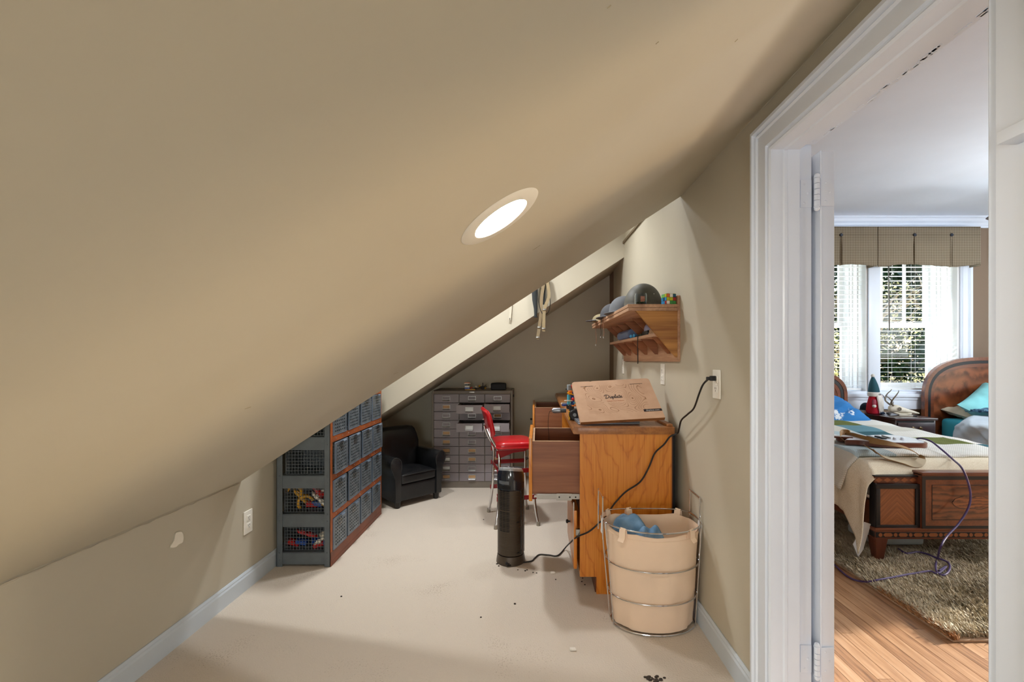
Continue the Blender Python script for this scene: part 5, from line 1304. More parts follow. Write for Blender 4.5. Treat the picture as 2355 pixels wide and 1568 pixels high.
M['burl'] = figured('burl_veneer', '#3e1e10', '#7a4424')
M['crotch'] = figured('crotch_veneer', '#4f2512', '#8d5029', (6, 6, 14), 7.0)
def chevron():
    m, nt, b = newmat('chevron_veneer'); b.inputs['Roughness'].default_value = .3; b.inputs['Coat Weight'].default_value = .3
    tc = N(nt, 'ShaderNodeTexCoord'); sp = N(nt, 'ShaderNodeSeparateXYZ'); L(nt, tc.outputs['Object'], sp.inputs[0])
    ab = N(nt, 'ShaderNodeMath', operation='ABSOLUTE'); L(nt, sp.outputs['X'], ab.inputs[0])
    ad = N(nt, 'ShaderNodeMath', operation='ADD'); L(nt, ab.outputs[0], ad.inputs[0]); L(nt, sp.outputs['Z'], ad.inputs[1])
    sb = N(nt, 'ShaderNodeMath', operation='SUBTRACT'); L(nt, ab.outputs[0], sb.inputs[0]); L(nt, sp.outputs['Z'], sb.inputs[1])
    cb = N(nt, 'ShaderNodeCombineXYZ')
    for o_, i_, k in ((ad.outputs[0], 'X', 70.), (sb.outputs[0], 'Y', 3.)):
        q = N(nt, 'ShaderNodeMath', operation='MULTIPLY'); q.inputs[1].default_value = k; L(nt, o_, q.inputs[0]); L(nt, q.outputs[0], cb.inputs[i_])
    n = N(nt, 'ShaderNodeTexNoise', Scale=1.0, Detail=5.0); L(nt, cb.outputs[0], n.inputs['Vector'])
    L(nt, ramp(nt, n.outputs['Fac'], [(.3, '#6b381c'), (.75, '#9c5c33')]), b.inputs['Base Color']); return m
M['chev'] = chevron()
M['ebony'] = mat('ebonised_banding', '#121013', .4, var=.1, coat=.05)
M['inlay'] = mat('light_inlay', '#8a4f2b', .35, var=.08)
BX0, BX1, BYF, BYH = 2.02, 3.136, 2.67, 4.70
bd = thing('bed', 'inlaid walnut bed with a cream bedspread and patchwork quilt', 'bed', ((BX0 + BX1) / 2, (BYF + BYH) / 2, 0))
ox, oy = -(BX0 + BX1) / 2, -(BYF + BYH) / 2
def fb(b): bmesh.ops.translate(b.b, vec=(ox, oy, 0), verts=b.b.verts); return b
ft = empty('footboard', (ox + (BX0 + BX1) / 2, oy + BYF, 0), parent=bd)     # local: x from centre, y away, z
hw = (BX1 - BX0) / 2
def fo(b, nm, m_, **k): return b.obj(nm, m_, ft, **k)
fo(MB().box(-hw + .012, hw - .012, .010, .040, .218, .475), 'board', M['walnutx'], smooth=False)
fo(MB().box(-hw, hw, -.012, .052, .205, .222, .004).box(-hw + .006, hw - .006, -.004, .046, .155, .206, .002), 'lower_rail', M['walnutx'])
for q in (-1, 1):
    c0 = q * (hw - .012 - .128)       # side field centre
    b = MB(); a0, a1 = c0 - .128, c0 + .128
    b.box(a0, a1, -.004, .012, .448, .476, .003).box(a0, a1, -.004, .012, .222, .236, .001).box(a0, a0 + .024, -.004, .012, .236, .448, .001).box(a1 - .024, a1, -.004, .012, .236, .448, .001)
    fo(b, 'ebony_frame', M['ebony'])
    p = MB().box(-.104, .104, -.002, .004, -.106, .106).obj('side_field', M['chev'], ft, smooth=False); p.location = (c0, .006, .342)
    fo(MB().box(a0 + .004, a1 - .002, .014, .042, .476, .516, .002), 'upper_rail', M['walnutx'])
    fo(MB().box(a0 + .002, a1, .008, .046, .514, .522, .003), 'cap_moulding', M['ebony'])
    b = MB()
    for i in range(5):
        x = a0 + .028 + i * .05
        b.prism([(x - .022, .496), (x, .510), (x + .022, .496), (x, .482)], 'y', .0125, .0145)
    fo(b, 'diamond_inlay', M['inlay'], smooth=False)
    fo(MB().box(a0 - .004 if q < 0 else a1 - .006, a0 + .006 if q < 0 else a1 + .004, .0, .046, .20, .48, .002), 'end_strip', M['ebony'])
    for y in (-.004, ):
        x0_ = q * (hw - .038)
        rings = [[Vector((x0_ + sx * w, .021 + sy * w, z)) for sx, sy in ((-1, -1), (1, -1), (1, 1), (-1, 1))] for z, w in ((.0, .017), (.02, .019), (.15, .033), (.158, .034))]
        rings = [[Vector((p.x + (0 if True else 0), p.y, p.z)) for p in r_] for r_ in rings]
        fo(MB().loft(rings), 'leg', M['walnutz'], smooth=False)
# proud centre section
cw = .29
fo(MB().box(-cw, cw, -.016, .044, .222, .535, .002), 'centre_board', M['walnutx'])
fo(MB().box(-cw - .004, cw + .004, -.024, .05, .534, .548, .004).box(-cw, cw, -.019, .046, .526, .535, .002), 'cap_rail', M['walnutx'])
b = MB()
b.box(-cw, cw, -.0185, -.0155, .505, .526).box(-cw, cw, -.0185, -.0155, .222, .238).box(-cw, -cw + .02, -.0185, -.0155, .238, .505).box(cw - .02, cw, -.0185, -.0155, .238, .505)
fo(b, 'ebony_frame', M['ebony'], smooth=False)
p = MB().box(-cw + .02, cw - .02, -.0175, -.0155, .238, .505).obj('walnut_border', M['walnut'], ft, smooth=False)
fo(MB().box(-.232, .232, -.0190, -.0170, .275, .472), 'centre_field', M['burl'], smooth=False)
k = MB()
for x0_, x1_, z0_, z1_ in ((-.234, .234, .473, .4755), (-.234, .234, .2715, .274), (-.234, -.2315, .2715, .4755), (.2315, .234, .2715, .4755)): k.box(x0_, x1_, -.0196, -.0168, z0_, z1_)
fo(k, 'string_inlay', M['ebony'], smooth=False)
ovp = [(.118 + .0, 0), (.10, .022), (.075, .03), (.055, .037), (.02, .036), (0, .030), (-.02, .036), (-.055, .037), (-.075, .03), (-.10, .022), (-.118, 0), (-.10, -.022), (-.075, -.03), (-.055, -.037), (-.02, -.036), (0, -.030), (.02, -.036), (.055, -.037), (.075, -.03), (.10, -.022)]
fo(MB().prism([(x, z + .373) for x, z in ovp], 'y', -.0200, -.0188), 'oval_inlay', M['crotch'], smooth=False)
fo(MB().tube([(x, -.0198, z + .373) for x, z in ovp], .0014, 5, True), 'oval_string', M['ebony'])
# dots and hexagons along the lower rail
b = MB(); b.box(-hw + .008, hw - .008, -.0055, -.0035, .165, .196)
fo(b, 'inlay_band', M['ebony'], smooth=False)
b = MB(); x = -hw + .035; i = 0
while x < hw - .03:
    if i % 2 == 0: b.lathe([(.001, 0), (.011, 0), (.011, .0016), (.001, .0016)], 14, M=Matrix.Translation((x, -.0054, .1805)) @ Matrix.Rotation(R(90), 4, 'X')); x += .044
    else: b.prism([(x - .028, .1805), (x - .018, .191), (x + .018, .191), (x + .028, .1805), (x + .018, .17), (x - .018, .17)], 'y', -.007, -.0052); x += .044
    i += 1
fo(b, 'dot_inlay', M['inlay'], smooth=False)
fo(MB().lathe([(.001, 0), (.011, 0), (.011, .0016), (.001, .0016)], 14, M=Matrix.Translation((-hw + .0055, .021, .1805)) @ Matrix.Rotation(R(-90), 4, 'Y')).box(-hw + .0048, -hw + .0062, .0, .042, .165, .196), 'side_band', M['ebony'], smooth=False)
# rails, mattress, rear legs and headboard
for x in (BX0 + .03, BX1 - .06): fb(MB().box(x, x + .03, BYF + .05, BYH, .2, .36, .003)).obj('side_rail', M['walnutx'], bd)
fb(MB().box(BX0 + .07, BX1 - .07, BYF + .09, BYH - .02, .36, .565, .05, 4)).obj('mattress', M['lining'], bd)
def headboard(parent, cx, hw_, y0, zs, ztop, ztot, bm, tr):
    def arch(k):
        P = []
        for i in range(33):
            a = math.pi * i / 32; c, s = math.cos(a), math.sin(a)
            P.append((cx - (abs(c) ** .62) * (1 if c > 0 else -1) * (hw_ - k), zs + (ztop - zs - k) * s ** .8))
        return P
    A0 = arch(0)
    poly = [(cx - hw_, .0), (cx - hw_ + .07, .0), (cx - hw_ + .07, .30), (cx + hw_ - .07, .30), (cx + hw_ - .07, 0), (cx + hw_, 0)] + A0[::-1]
    hbo = tr(MB().prism(poly, 'y', y0, y0 + .035)).obj('headboard', bm, parent, smooth=False)
    for k0, k1, m_, th, nm in ((0, .034, M['walnut'], .010, 'arch_moulding'), (.036, .066, M['ebony'], .006, 'ebony_band'), (.067, .10, M['walnutx'], .004, 'cross_band')):
        a, c = arch(k0), arch(k1); b = MB()
        full0 = [(cx - hw_ + k0, .32)] + a + [(cx + hw_ - k0, .32)]; full1 = [(cx - hw_ + k1, .32)] + c + [(cx + hw_ - k1, .32)]
        rings = [[Vector((p[0], y0, p[1])), Vector((p[0], y0 - th, p[1])), Vector((q[0], y0 - th, q[1])), Vector((q[0], y0, q[1]))] for p, q in zip(full0, full1)]
        tr(b.loft(rings)).obj(nm, m_, parent, ang=30)
M['fan'] = figured('flame_veneer', '#4a2210', '#84492a', (3, 3, 2.2), 9.0)
headboard(bd, 2.72, .575, BYH + .02, .82, 1.10, 0, M['fan'], fb)

# cream bedspread: over the top, hanging on the left side with a free corner
def woven(name, c1, c2, sx=420., sy=150.):
    m, nt, b = newmat(name); b.inputs['Roughness'].default_value = .95; b.inputs['Specular IOR Level'].default_value = .1
    v = coords(nt, (sx, sy, sx)); n = N(nt, 'ShaderNodeTexNoise', Scale=1.0, Detail=2.0); L(nt, v, n.inputs['Vector'])
    L(nt, ramp(nt, n.outputs['Fac'], [(.35, c1), (.65, c2)]), b.inputs['Base Color']); bump(nt, b, n.outputs['Fac'], .35, .003); return m
M['spread'] = woven('cream_woven_cotton', '#d8cbb0', '#f0e8d4')
tag_spread = thing('bedspread', 'cream woven bedspread hanging off the left front corner of the bed', 'bedspread', (2.5, 3.6, .3))
def top_z(x, y): return .592 + .045 * min(1, max(0, (y - 2.8) / 1.2)) + .006 * noise2(x * 3, y * 2.2, 1)
LEFT = 2.055
def spread(uu, vv):
    # uu along the bed from the foot, vv from the hem on the left over the top to the right edge
    y = 2.688 + (4.62 - 2.688) * uu ** 1.4
    dz = 0
    front = max(0, 1 - (y - 2.688) / .13)
    drop = .135 * front ** 2.2
    H = .40 + .09 * front - .10 * min(1, uu * 1.6)      # length of cloth hanging on the left
    s = vv * (H + 1.10)
    if s < H:
        d = H - s                       # distance below the top edge
        k = min(1, d / .12); fold_ = .030 * math.sin(y * 17 + .7) * min(1, d / .2) + .02 * noise2(y * 5, d * 3, 2) * min(1, d / .15)
        x = LEFT - .045 * math.sin(k * math.pi / 2) - .10 * (d / H) ** 1.3 * (.5 + .5 * front) - abs(fold_) * .8
        z = top_z(LEFT, y) - (drop * .55) - (d - .045 * k) * .96 + (0 if d > .12 else 0)
        yy = y - front * .06 * (d / H)
    else:
        x = LEFT + (s - H); z = top_z(x, y) - drop * (1 - .3 * math.exp(-(x - LEFT) * 8)); yy = y
        if x > 3.05: z -= (x - 3.05) ** 2 * 8
    return Vector((x - 2.5, yy - 3.6, z - .3))
MB().grid(spread, 70, 90).obj('cloth', M['spread'], tag_spread, ang=80, thick=.006)
# white lining corner peeping from under the hem
b = MB(); pts_ = [Wp(*p, 2.70) - Vector((2.5, 3.6, .3)) for p in ((1962, 1252), (1974, 1281), (1985, 1264), (2003, 1205), (1988, 1200))]
b.prism([(p.x, p.z) for p in pts_], 'y', pts_[0].y, pts_[0].y + .004).obj('lining_corner', M['lining'], tag_spread, smooth=False)
# patchwork quilt lying over it
def patch():
    m, nt, b = newmat('patchwork'); b.inputs['Roughness'].default_value = .95; b.inputs['Specular IOR Level'].default_value = .1
    v = coords(nt, kind='UV'); sp = N(nt, 'ShaderNodeSeparateXYZ'); L(nt, v, sp.inputs[0])
    vc = N(nt, 'ShaderNodeVectorMath', operation='SCALE'); vc.inputs['Scale'].default_value = 4.2; L(nt, v, vc.inputs[0])
    fl = N(nt, 'ShaderNodeVectorMath', operation='FLOOR'); L(nt, vc.outputs[0], fl.inputs[0])
    wn = N(nt, 'ShaderNodeTexWhiteNoise'); wn.noise_dimensions = '2D'; L(nt, fl.outputs[0], wn.inputs['Vector'])
    r = N(nt, 'ShaderNodeValToRGB'); r.color_ramp.interpolation = 'CONSTANT'; e = r.color_ramp.elements
    cs = [(0, '#eceae4'), (.40, '#6d97a5'), (.52, '#e6e6e2'), (.68, '#6b7340'), (.78, '#d9d6cc'), (.86, '#3f6670'), (.94, '#b9c9cf')]
    while len(e) < len(cs): e.new(.5)
    for i, (p_, c_) in enumerate(cs): e[i].position = p_; e[i].color = lin(c_)
    L(nt, wn.outputs['Value'], r.inputs['Fac'])
    ck = N(nt, 'ShaderNodeTexChecker', Scale=150.0); L(nt, v, ck.inputs['Vector']); ck.inputs['Color1'].default_value = (1, 1, 1, 1); ck.inputs['Color2'].default_value = (.62, .64, .58, 1)
    mx = N(nt, 'ShaderNodeMix', data_type='RGBA', blend_type='MULTIPLY'); mx.inputs['Factor'].default_value = .55; L(nt, r.outputs[0], mx.inputs['A']); L(nt, ck.outputs['Color'], mx.inputs['B'])
    L(nt, mx.outputs['Result'], b.inputs['Base Color'])
    n = N(nt, 'ShaderNodeTexNoise', Scale=40.0, Detail=3.0); L(nt, v, n.inputs['Vector']); bump(nt, b, n.outputs['Fac'], .5, .006)
    return m
M['patch'] = patch()
ql = thing('quilt', 'white, blue and green patchwork quilt spread across the cream bedspread', 'quilt', (2.55, 3.7, .6))
nu, nv = 60, 70
def quilt(uu, vv):
    y = 2.82 + (4.32 - 2.82) * uu + .05 * (vv - .3) * 0
    H = .24 - .05 * uu; s = vv * (H + 1.10)
    y += .05 * math.exp(-((vv - .25) / .08) ** 2) * (1 - uu) * .6
    z0_ = .018 + .012 * (1 - min(1, abs(noise2(y * 3, 0, 3)))) 
    edge = max(0, 1 - uu / .05); 
    if s < H:
        d = H - s; k = min(1, d / .12)
        x = LEFT - .012 - .052 * math.sin(k * math.pi / 2) - .12 * (d / H) ** 1.4 * .55; z = top_z(LEFT, y) + .016 - (d - .04 * k) * .95
    else:
        x = LEFT - .012 + (s - H); z = top_z(x, y) + z0_ + .008 * noise2(x * 4, y * 4, 5)
        if x > 3.05: z -= (x - 3.05) ** 2 * 8
    z -= edge ** 2 * .014
    return Vector((x - 2.55, y - 3.7, z - .6))
q = MB().grid(quilt, nu, nv).obj('cloth', M['patch'], ql, ang=80, thick=.012)
uvl = q.data.uv_layers.new(name='uv')
for lp_ in q.data.loops:
    i, j = divmod(lp_.vertex_index, nv); uvl.data[lp_.index].uv = (j / (nv - 1) * 1.34, i / (nu - 1) * 1.5)
# pillow with a map-like blue and white print
def splash(name, c1, c2, sc, th):
    m, nt, b = newmat(name); b.inputs['Roughness'].default_value = .9
    v = coords(nt); n = N(nt, 'ShaderNodeTexNoise', Scale=sc, Detail=6.0, Roughness=.6); L(nt, v, n.inputs['Vector'])
    r = N(nt, 'ShaderNodeValToRGB'); e = r.color_ramp.elements; e[0].position = th; e[0].color = lin(c1); e[1].position = th + .02; e[1].color = lin(c2); L(nt, n.outputs['Fac'], r.inputs['Fac']); L(nt, r.outputs[0], b.inputs['Base Color']); return m
def pillow(name, label, loc, size, rot, m_, s=1.0, corner=.12, spin=0.0):
    t = thing(name, label, 'pillow', loc); t.rotation_euler = (Euler(rot).to_matrix() @ Matrix.Rotation(spin, 3, 'Z')).to_euler()
    w, d, h = size
    def surf(sg):
        def f(uu, vv):
            x, y = (uu - .5) * 2, (vv - .5) * 2
            prof_ = (max(0, 1 - x ** 4) * max(0, 1 - y ** 4)) ** .55
            pin = 1 - corner * (x * x * y * y)
            sx = x * w / 2 * (1 - .06 * (1 - x * x) * 0 - .05 * (y * y) * 0 + .0) * (1 - .07 * (1 - abs(y)) * 0)
            wr = .018 * noise2(x * 3.2, y * 3.2, s) * prof_ + .008 * noise2(x * 9, y * 9, s + 3) * prof_
            return Vector((x * w / 2 * (1 + .05 * abs(y) ** 3), y * d / 2 * (1 + .05 * abs(x) ** 3), sg * (h / 2 * prof_ * pin) + wr))
        return f
    MB().grid(surf(1), 30, 30).grid(surf(-1), 30, 30).obj('cover', m_, t, ang=80)
    return t
pl = pillow('pillow', 'blue pillow with a white map-like print on the near bed', (2.66, 4.22, .745), (.74, .46, .15), (R(24), 0, R(4)), splash('blue_map_print', '#1f6fb0', '#dfe6ec', 3.2, .62), 2.0)

# ================================================================ guitar, strap and purple cable on the bed
gz = .640
M['tanstrap'] = mat('tan_leather', '#8e6a3a', .6, color2='#a17c49'); M['straplining'] = mat('pale_suede', '#b9ac92', .9)
M['gwhite'] = mat('white_pickguard', '#dfe6f0', .25, var=.02); M['gbrown'] = wood('sunburst_edge', '#3e1c10', '#6f351c', 'x', 1, .3, coat=.5)
gt = thing('guitar', 'brown and white electric guitar lying on the patchwork quilt', 'guitar', (2.355, 3.06, gz), R(0)); gt.scale = (.88, .88, .78); gt.rotation_euler = (R(2.5), 0, R(-2))
out = smooth_path([Vector(p + (0,)) for p in ((-.29, -.045), (-.20, -.06), (-.14, -.10), (-.02, -.135), (.12, -.15), (.24, -.135), (.275, -.06), (.268, .05), (.22, .13), (.10, .14), (-.02, .11), (-.10, .10), (-.20, .13), (-.26, .11), (-.25, .06), (-.20, .03))], 4, True)
poly = [(p.x, p.y) for p in out]
MB().prism(poly, 'z', 0, .042, .004).obj('body', M['gbrown'], gt, ang=50)
MB().prism([(x * .94, y * .94 + .004) for x, y in poly], 'z', .0425, .046).obj('pickguard', M['gwhite'], gt, smooth=False)
for x in (.085, .14): MB().lathe([(.013, .046), (.014, .050), (.011, .064), (.002, .066)], 16, (x, -.035, 0)).obj('knob', M['gwhite'], gt)
MB().box(-.06, -.03, -.03, .06, .046, .056, .003).obj('pickup', M['black'], gt); MB().box(-.0, .03, -.03, .06, .046, .058, .003).obj('pickup', M['black'], gt)
MB().box(.06, .075, -.01, .07, .046, .060, .002).obj('bridge', M['steel'], gt)
MB().prism([(-.20, -.005), (-.20, .05), (-.74, .19), (-.75, .145)], 'z', .040, .056, .003).obj('neck', M['gbrown'], gt)
MB().prism([(-.74, .135), (-.74, .20), (-.88, .255), (-.92, .21)], 'z', .036, .052, .003).obj('headstock', M['gbrown'], gt)
gs = thing('guitar_strap', 'tan leather guitar strap looped over the guitar and bedspread', 'strap', (2.38, 2.95, .68))
def bed_surf(x, y):
    d = max(0, 1 - (y - 2.688) / .13)
    return top_z(x, y) - .135 * d ** 2.2 + (.034 if y > 2.80 else .003)
def bedpt(px, py, lift=.004):
    Y = 2.66
    while Y < 4.0:
        p = Wp(px, py, Y)
        if p.z <= bed_surf(p.x, Y) + lift: return p
        Y += .004
    return p
def gp(px, py, lift=.004): return bedpt(px, py, lift) - Vector((2.38, 2.95, .68))
P = [gp(1938, 1010, .03), gp(1936, 1000, .04), gp(1942, 993, .055), gp(1953, 997, .05), gp(1966, 1003, .045), gp(2000, 1012, .045), gp(2050, 1021, .045), gp(2090, 1032, .035), gp(2110, 1044, .022), gp(2119, 1055, .016), gp(2114, 1066, .012), gp(2098, 1068, .008), gp(2075, 1062, .008), gp(2050, 1056, .012), gp(2028, 1049, .016), gp(2012, 1038, .02), gp(1993, 1027, .02)]
Q = smooth_path(P, 6); sides = []
for i, p in enumerate(Q):
    t = i / (len(Q) - 1); sides.append(Vector((0, .9, .25 + .75 * math.exp(-((t - .62) / .10) ** 2) + .9 * math.exp(-((t - .08) / .08) ** 2))))
MB().ribbon(Q, sides, .042, .0035).obj('strap', M['tanstrap'], gs, ang=60)
MB().ribbon([p + Vector((0, .0, .0032)) for p in Q[54:90]], sides[54:90], .046, .0015).obj('strap_lining', M['straplining'], gs, ang=60)
cbp = [Wp(2096, 1019, 3.08), Wp(2107, 1010, 3.05), Wp(2118, 1008, 3.02), Wp(2140, 1014, 2.95), Wp(2165, 1033, 2.85), bedpt(2190, 1055, .012), Wp(2212, 1076, 2.62), Wp(2226, 1108, 2.60), Wp(2232, 1140, 2.60), Wp(2226, 1170, 2.59), Wp(2204, 1205, 2.57), Wp(2178, 1233, 2.53), Wp(2163, 1258, 2.48), Fp(2156, 1285, .045), Fp(2152, 1298, .045), Fp(2154, 1314, .045), Fp(2166, 1322, .045), Fp(2178, 1318, .048), Fp(2185, 1305, .048), Fp(2180, 1293, .05), Fp(2165, 1286, .055), Fp(2152, 1282, .052), Fp(2130, 1273, .045), Fp(2108, 1269, .045), Fp(2085, 1272, .045), Fp(2066, 1262, .045)]
pc_ = thing('guitar_cable', 'purple cable hanging from the guitar over the footboard onto the rug', 'cable')
M['purple'] = mat('purple_cable', '#4a3a6b', .45, var=.08)
MB().tube(smooth_path(cbp, 7), .0052, 8).obj('cable', M['purple'], pc_)
MB().tube([Wp(2094, 1020, 3.085), Wp(2107, 1010, 3.05)], .0075, 10).obj('plug_sleeve', mat('grey_metal_plug', '#767d86', .3, .6), pc_)
pc2 = thing('guitar_cable', 'loose purple cable end running across the shag rug to the wood floor', 'cable')
MB().tube(smooth_path([Fp(2160, 1312, .047), Fp(2176, 1302, .05), Fp(2158, 1318, .045), Fp(2138, 1313, .046), Fp(2110, 1317, .045), Fp(2085, 1321, .046), Fp(2060, 1326, .045), Fp(2020, 1333, .045), Fp(1999, 1337, .03), Fp(1985, 1337, .006), Fp(1965, 1333, .006), Fp(1945, 1322, .006), Fp(1925, 1304, .006), Fp(1905, 1285, .006)], 7), .0048, 8).obj('cable', M['purple'], pc2)

# ================================================================ nightstand and what stands on it
M['mahog'] = wood('dark_mahogany', '#1c0f12', '#35191c', 'x', .8, .25, coat=.5)
NX0, NX1, NY0, NY1, NZ = 3.46, 3.865, 4.30, 4.83, .652
ns = thing('nightstand', 'dark mahogany nightstand with brass bail handles between the two beds', 'nightstand', ((NX0 + NX1) / 2, (NY0 + NY1) / 2, 0))
nx, ny = (NX1 - NX0) / 2, (NY1 - NY0) / 2
MB().box(-nx + .012, nx - .012, -ny + .02, ny - .005, .03, NZ - .022, .002).obj('carcass', M['mahog'], ns)
MB().box(-nx, nx, -ny + .004, ny, NZ - .022, NZ, .004).obj('top', M['mahog'], ns)
MB().box(-nx + .004, nx - .004, -ny + .012, ny - .003, 0, .06, .004).obj('plinth', M['mahog'], ns)
M['brass'] = mat('aged_brass', '#6a5b44', .35, .9, var=.15)
for q in range(3):
    z1_ = NZ - .042 - q * .168
    b = MB().box(-nx + .03, nx - .03, -ny + .006, -ny + .022, z1_ - .125, z1_, .003)
    dr = b.obj('drawer', M['mahog'], ns)
    MB().box(-nx + .028, nx - .028, -ny + .0165, -ny + .0205, z1_, z1_ + .016).obj('shadow_gap', M['dark'], dr, smooth=False)
    hz = z1_ - .05; k = MB()
    for x in (-.035, .035): k.lathe([(.013, 0), (.012, .004), (.005, .008), (.004, .016), (.008, .02), (.004, .024)], 12, M=Matrix.Translation((x, -ny + .006, hz)) @ Matrix.Rotation(R(90), 4, 'X'))
    k.tube(smooth_path([(-.035, -ny - .012, hz), (-.03, -ny - .016, hz - .022), (-.012, -ny - .018, hz - .030), (.012, -ny - .018, hz - .030), (.03, -ny - .016, hz - .022), (.035, -ny - .012, hz)], 4), .0032, 8)
    k.obj('bail_handle', M['brass'], dr)
M['pinkpl'] = mat('pale_pink_plastic', '#cdb5bb', .4)
t = tag(MB().tube(smooth_path([Wp(2069, 994, 4.28), Wp(2074, 990, 4.27), Wp(2081, 990, 4.27)], 4), .005, 8).obj('charger_plug', M['pinkpl']), 'pale charger lead caught in the nightstand drawer gap', 'charger')
# gnome
gn = thing('gnome', 'plush gnome in red with tall teal hat and white beard on the nightstand', 'figurine', (3.535, 4.67, NZ + .0005), R(-15))
fel = lambda n_, c, c2=None: mat(n_, c, .95, bmp=.4, bscale=120, color2=c2)
M['redfelt'] = fel('red_felt', '#c01626', '#a5102f'); M['tealfelt'] = splash('teal_hat_felt', '#1d4a55', '#8fa9a9', 9.0, .68); M['wfelt'] = fel('white_fur', '#e6e3dd', '#cfcac2')
MB().lathe([(.02, .0), (.058, .004), (.068, .03), (.062, .09), (.048, .15), (.035, .2)], 24).obj('body', M['redfelt'], gn)
MB().lathe([(.052, .178), (.056, .19), (.055, .215), (.048, .222)], 24).obj('hat_brim', M['wfelt'], gn)
MB().loft([[Vector((r_ * math.cos(a) - .004 * (z_ - .22) / .02 * .3, r_ * math.sin(a), z_)) for a in [2 * math.pi * i / 20 for i in range(20)]] for r_, z_ in ((.050, .222), (.046, .26), (.038, .30), (.024, .345), (.012, .375))]).obj('hat', M['tealfelt'], gn)
MB().ball((-.010, 0, .388), .0185).obj('pompom', M['wfelt'], gn)
b = MB()      # beard: tapering locks
for i in range(34):
    a = R(-80 + i * 3.6); ln = .15 + .03 * math.sin(i * 1.7)
    r0 = .05
    b.tube(smooth_path([(r0 * math.cos(a), r0 * math.sin(a), .192), ((r0 + .02) * math.cos(a), (r0 + .02) * math.sin(a), .13), ((r0 + .024) * math.cos(a * .95), (r0 + .026) * math.sin(a * .95), .192 - ln)], 3), [.008, .009, .009, .009, .008, .007, .002], 6)
tag(b.obj('beard', M['wfelt'], gn), kind='stuff')
MB().ball((.056, -.006, .178), .015).obj('nose', mat('pink_felt', '#d2a79c', .9), gn)
for a in (-110, 40):
    c = Vector((.062 * math.cos(R(a)), .062 * math.sin(R(a)), .145)); e = Vector((.085 * math.cos(R(a)), .085 * math.sin(R(a)), .085))
    ar = MB().tube([c, (c + e) / 2 + Vector((0, 0, .005)), e], [.016, .017, .014], 10).obj('arm', fel('striped_sleeve', '#9a3b4c', '#b56472'), gn); MB().ball(e, .0175).obj('mitten', M['wfelt'], ar)
for y in (-.035, .035):
    sh = MB().ball((.05, y - .02, .014), .018, (1.7, 1, .75)).obj('shoe', mat('navy_felt', '#16263e', .9), gn); MB().ball((.068, y - .02, .016), .014, (1, 1, .7)).obj('toe_cap', M['wfelt'], sh)
text_obj('USA', .024, 'lettering', mat('grey_stitch', '#5d5d62', .9), gn, (.036, -.0455, .2), (R(90), 0, R(38)), offset=.001)
# deer skull with antlers
sk = thing('deer_skull', 'bleached deer skull with antlers lying at the front of the nightstand', 'skull', (3.70, 4.56, NZ + .0005), R(-20))
M['bone'] = mat('bone', '#e3dccd', .7, nscale=20, color2='#cdc3ae', bmp=.15, bscale=60); M['antler'] = mat('antler', '#5d564c', .6, color2='#857a68', nscale=20)
rings = []
for x, w, h, z in ((-.085, .012, .012, .055), (-.078, .036, .034, .055), (-.045, .046, .042, .060), (-.01, .042, .040, .060), (.03, .032, .030, .050), (.08, .022, .021, .040), (.13, .015, .013, .030), (.165, .009, .006, .022)):
    rings.append([Vector((x, w * math.cos(a), z + h * math.sin(a))) for a in [2 * math.pi * i / 18 for i in range(18)]])
MB().loft(rings).obj('cranium', M['bone'], sk)
for q in (-1, 1):
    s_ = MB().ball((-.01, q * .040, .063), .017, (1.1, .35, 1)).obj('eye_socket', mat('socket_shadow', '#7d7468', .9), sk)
    MB().lathe([(.017, 0), (.020, .003), (.020, .006), (.017, .008)], 16, M=Matrix.Translation((-.01, q * .040, .063)) @ Matrix.Rotation(R(-90 * q), 4, 'X'), caps=False).obj('orbit_rim', M['bone'], sk)
    MB().tube(smooth_path([(-.05, q * .02, .03), (.0, q * .026, .012), (.06, q * .018, .012), (.10, q * .012, .018)], 4), [.010] * 4 + [.011] * 4 + [.009] * 4 + [.006], 8).obj('cheek_bone', M['bone'], sk)
    a_ = MB().tube(smooth_path([(-.055, q * .028, .095), (-.075, q * .05, .115), (-.085, q * .085, .145), (-.06, q * .11, .20), (-.035, q * .095, .235), (-.03, q * .085, .25)], 5), [.010 - i * .0003 for i in range(26)], 8).obj('antler', M['antler'], sk)
    MB().tube(smooth_path([(-.085, q * .085, .145), (-.10, q * .06, .17), (-.125, q * .04, .2)], 4), [.007 - i * .0006 for i in range(9)], 8).tube([(-.06, q * .03, .1), (-.055, q * .03, .135)], [.006, .002], 8).obj('tine', M['antler'], a_)
b = MB()
for i in range(5): b.box(.02 + i * .014, .031 + i * .014, -.016, -.008, .006, .02, .002).box(.02 + i * .014, .031 + i * .014, .008, .016, .006, .02, .002)
b.obj('teeth', M['bone'], sk)
t = thing('pen', 'pale pen lying on the nightstand before the deer skull', 'pen', (3.70, 4.46, NZ), R(-30)); MB().cyl((-.06, 0, .006), (.045, 0, .006), .0055, 10).obj('barrel', M['bone'], t); MB().cyl((.045, 0, .006), (.075, 0, .006), .005, 10).obj('cap', M['black'], t)
for x, y, r_, lb_ in ((3.60, 4.56, .02, 'small dark round tin between gnome and skull'), (3.765, 4.53, .018, 'small dark stone under the deer skull muzzle')):
    tag(MB().ball((x, y, NZ + r_ * .62), r_, (1, 1, .6)).obj('trinket', mat('dark_trinket', '#2c2826', .5)), lb_, 'trinket')
t = thing('book', 'pale blue book lying at the back of the nightstand behind the gnome', 'book', (3.525, 4.775, NZ + .0005), R(4))
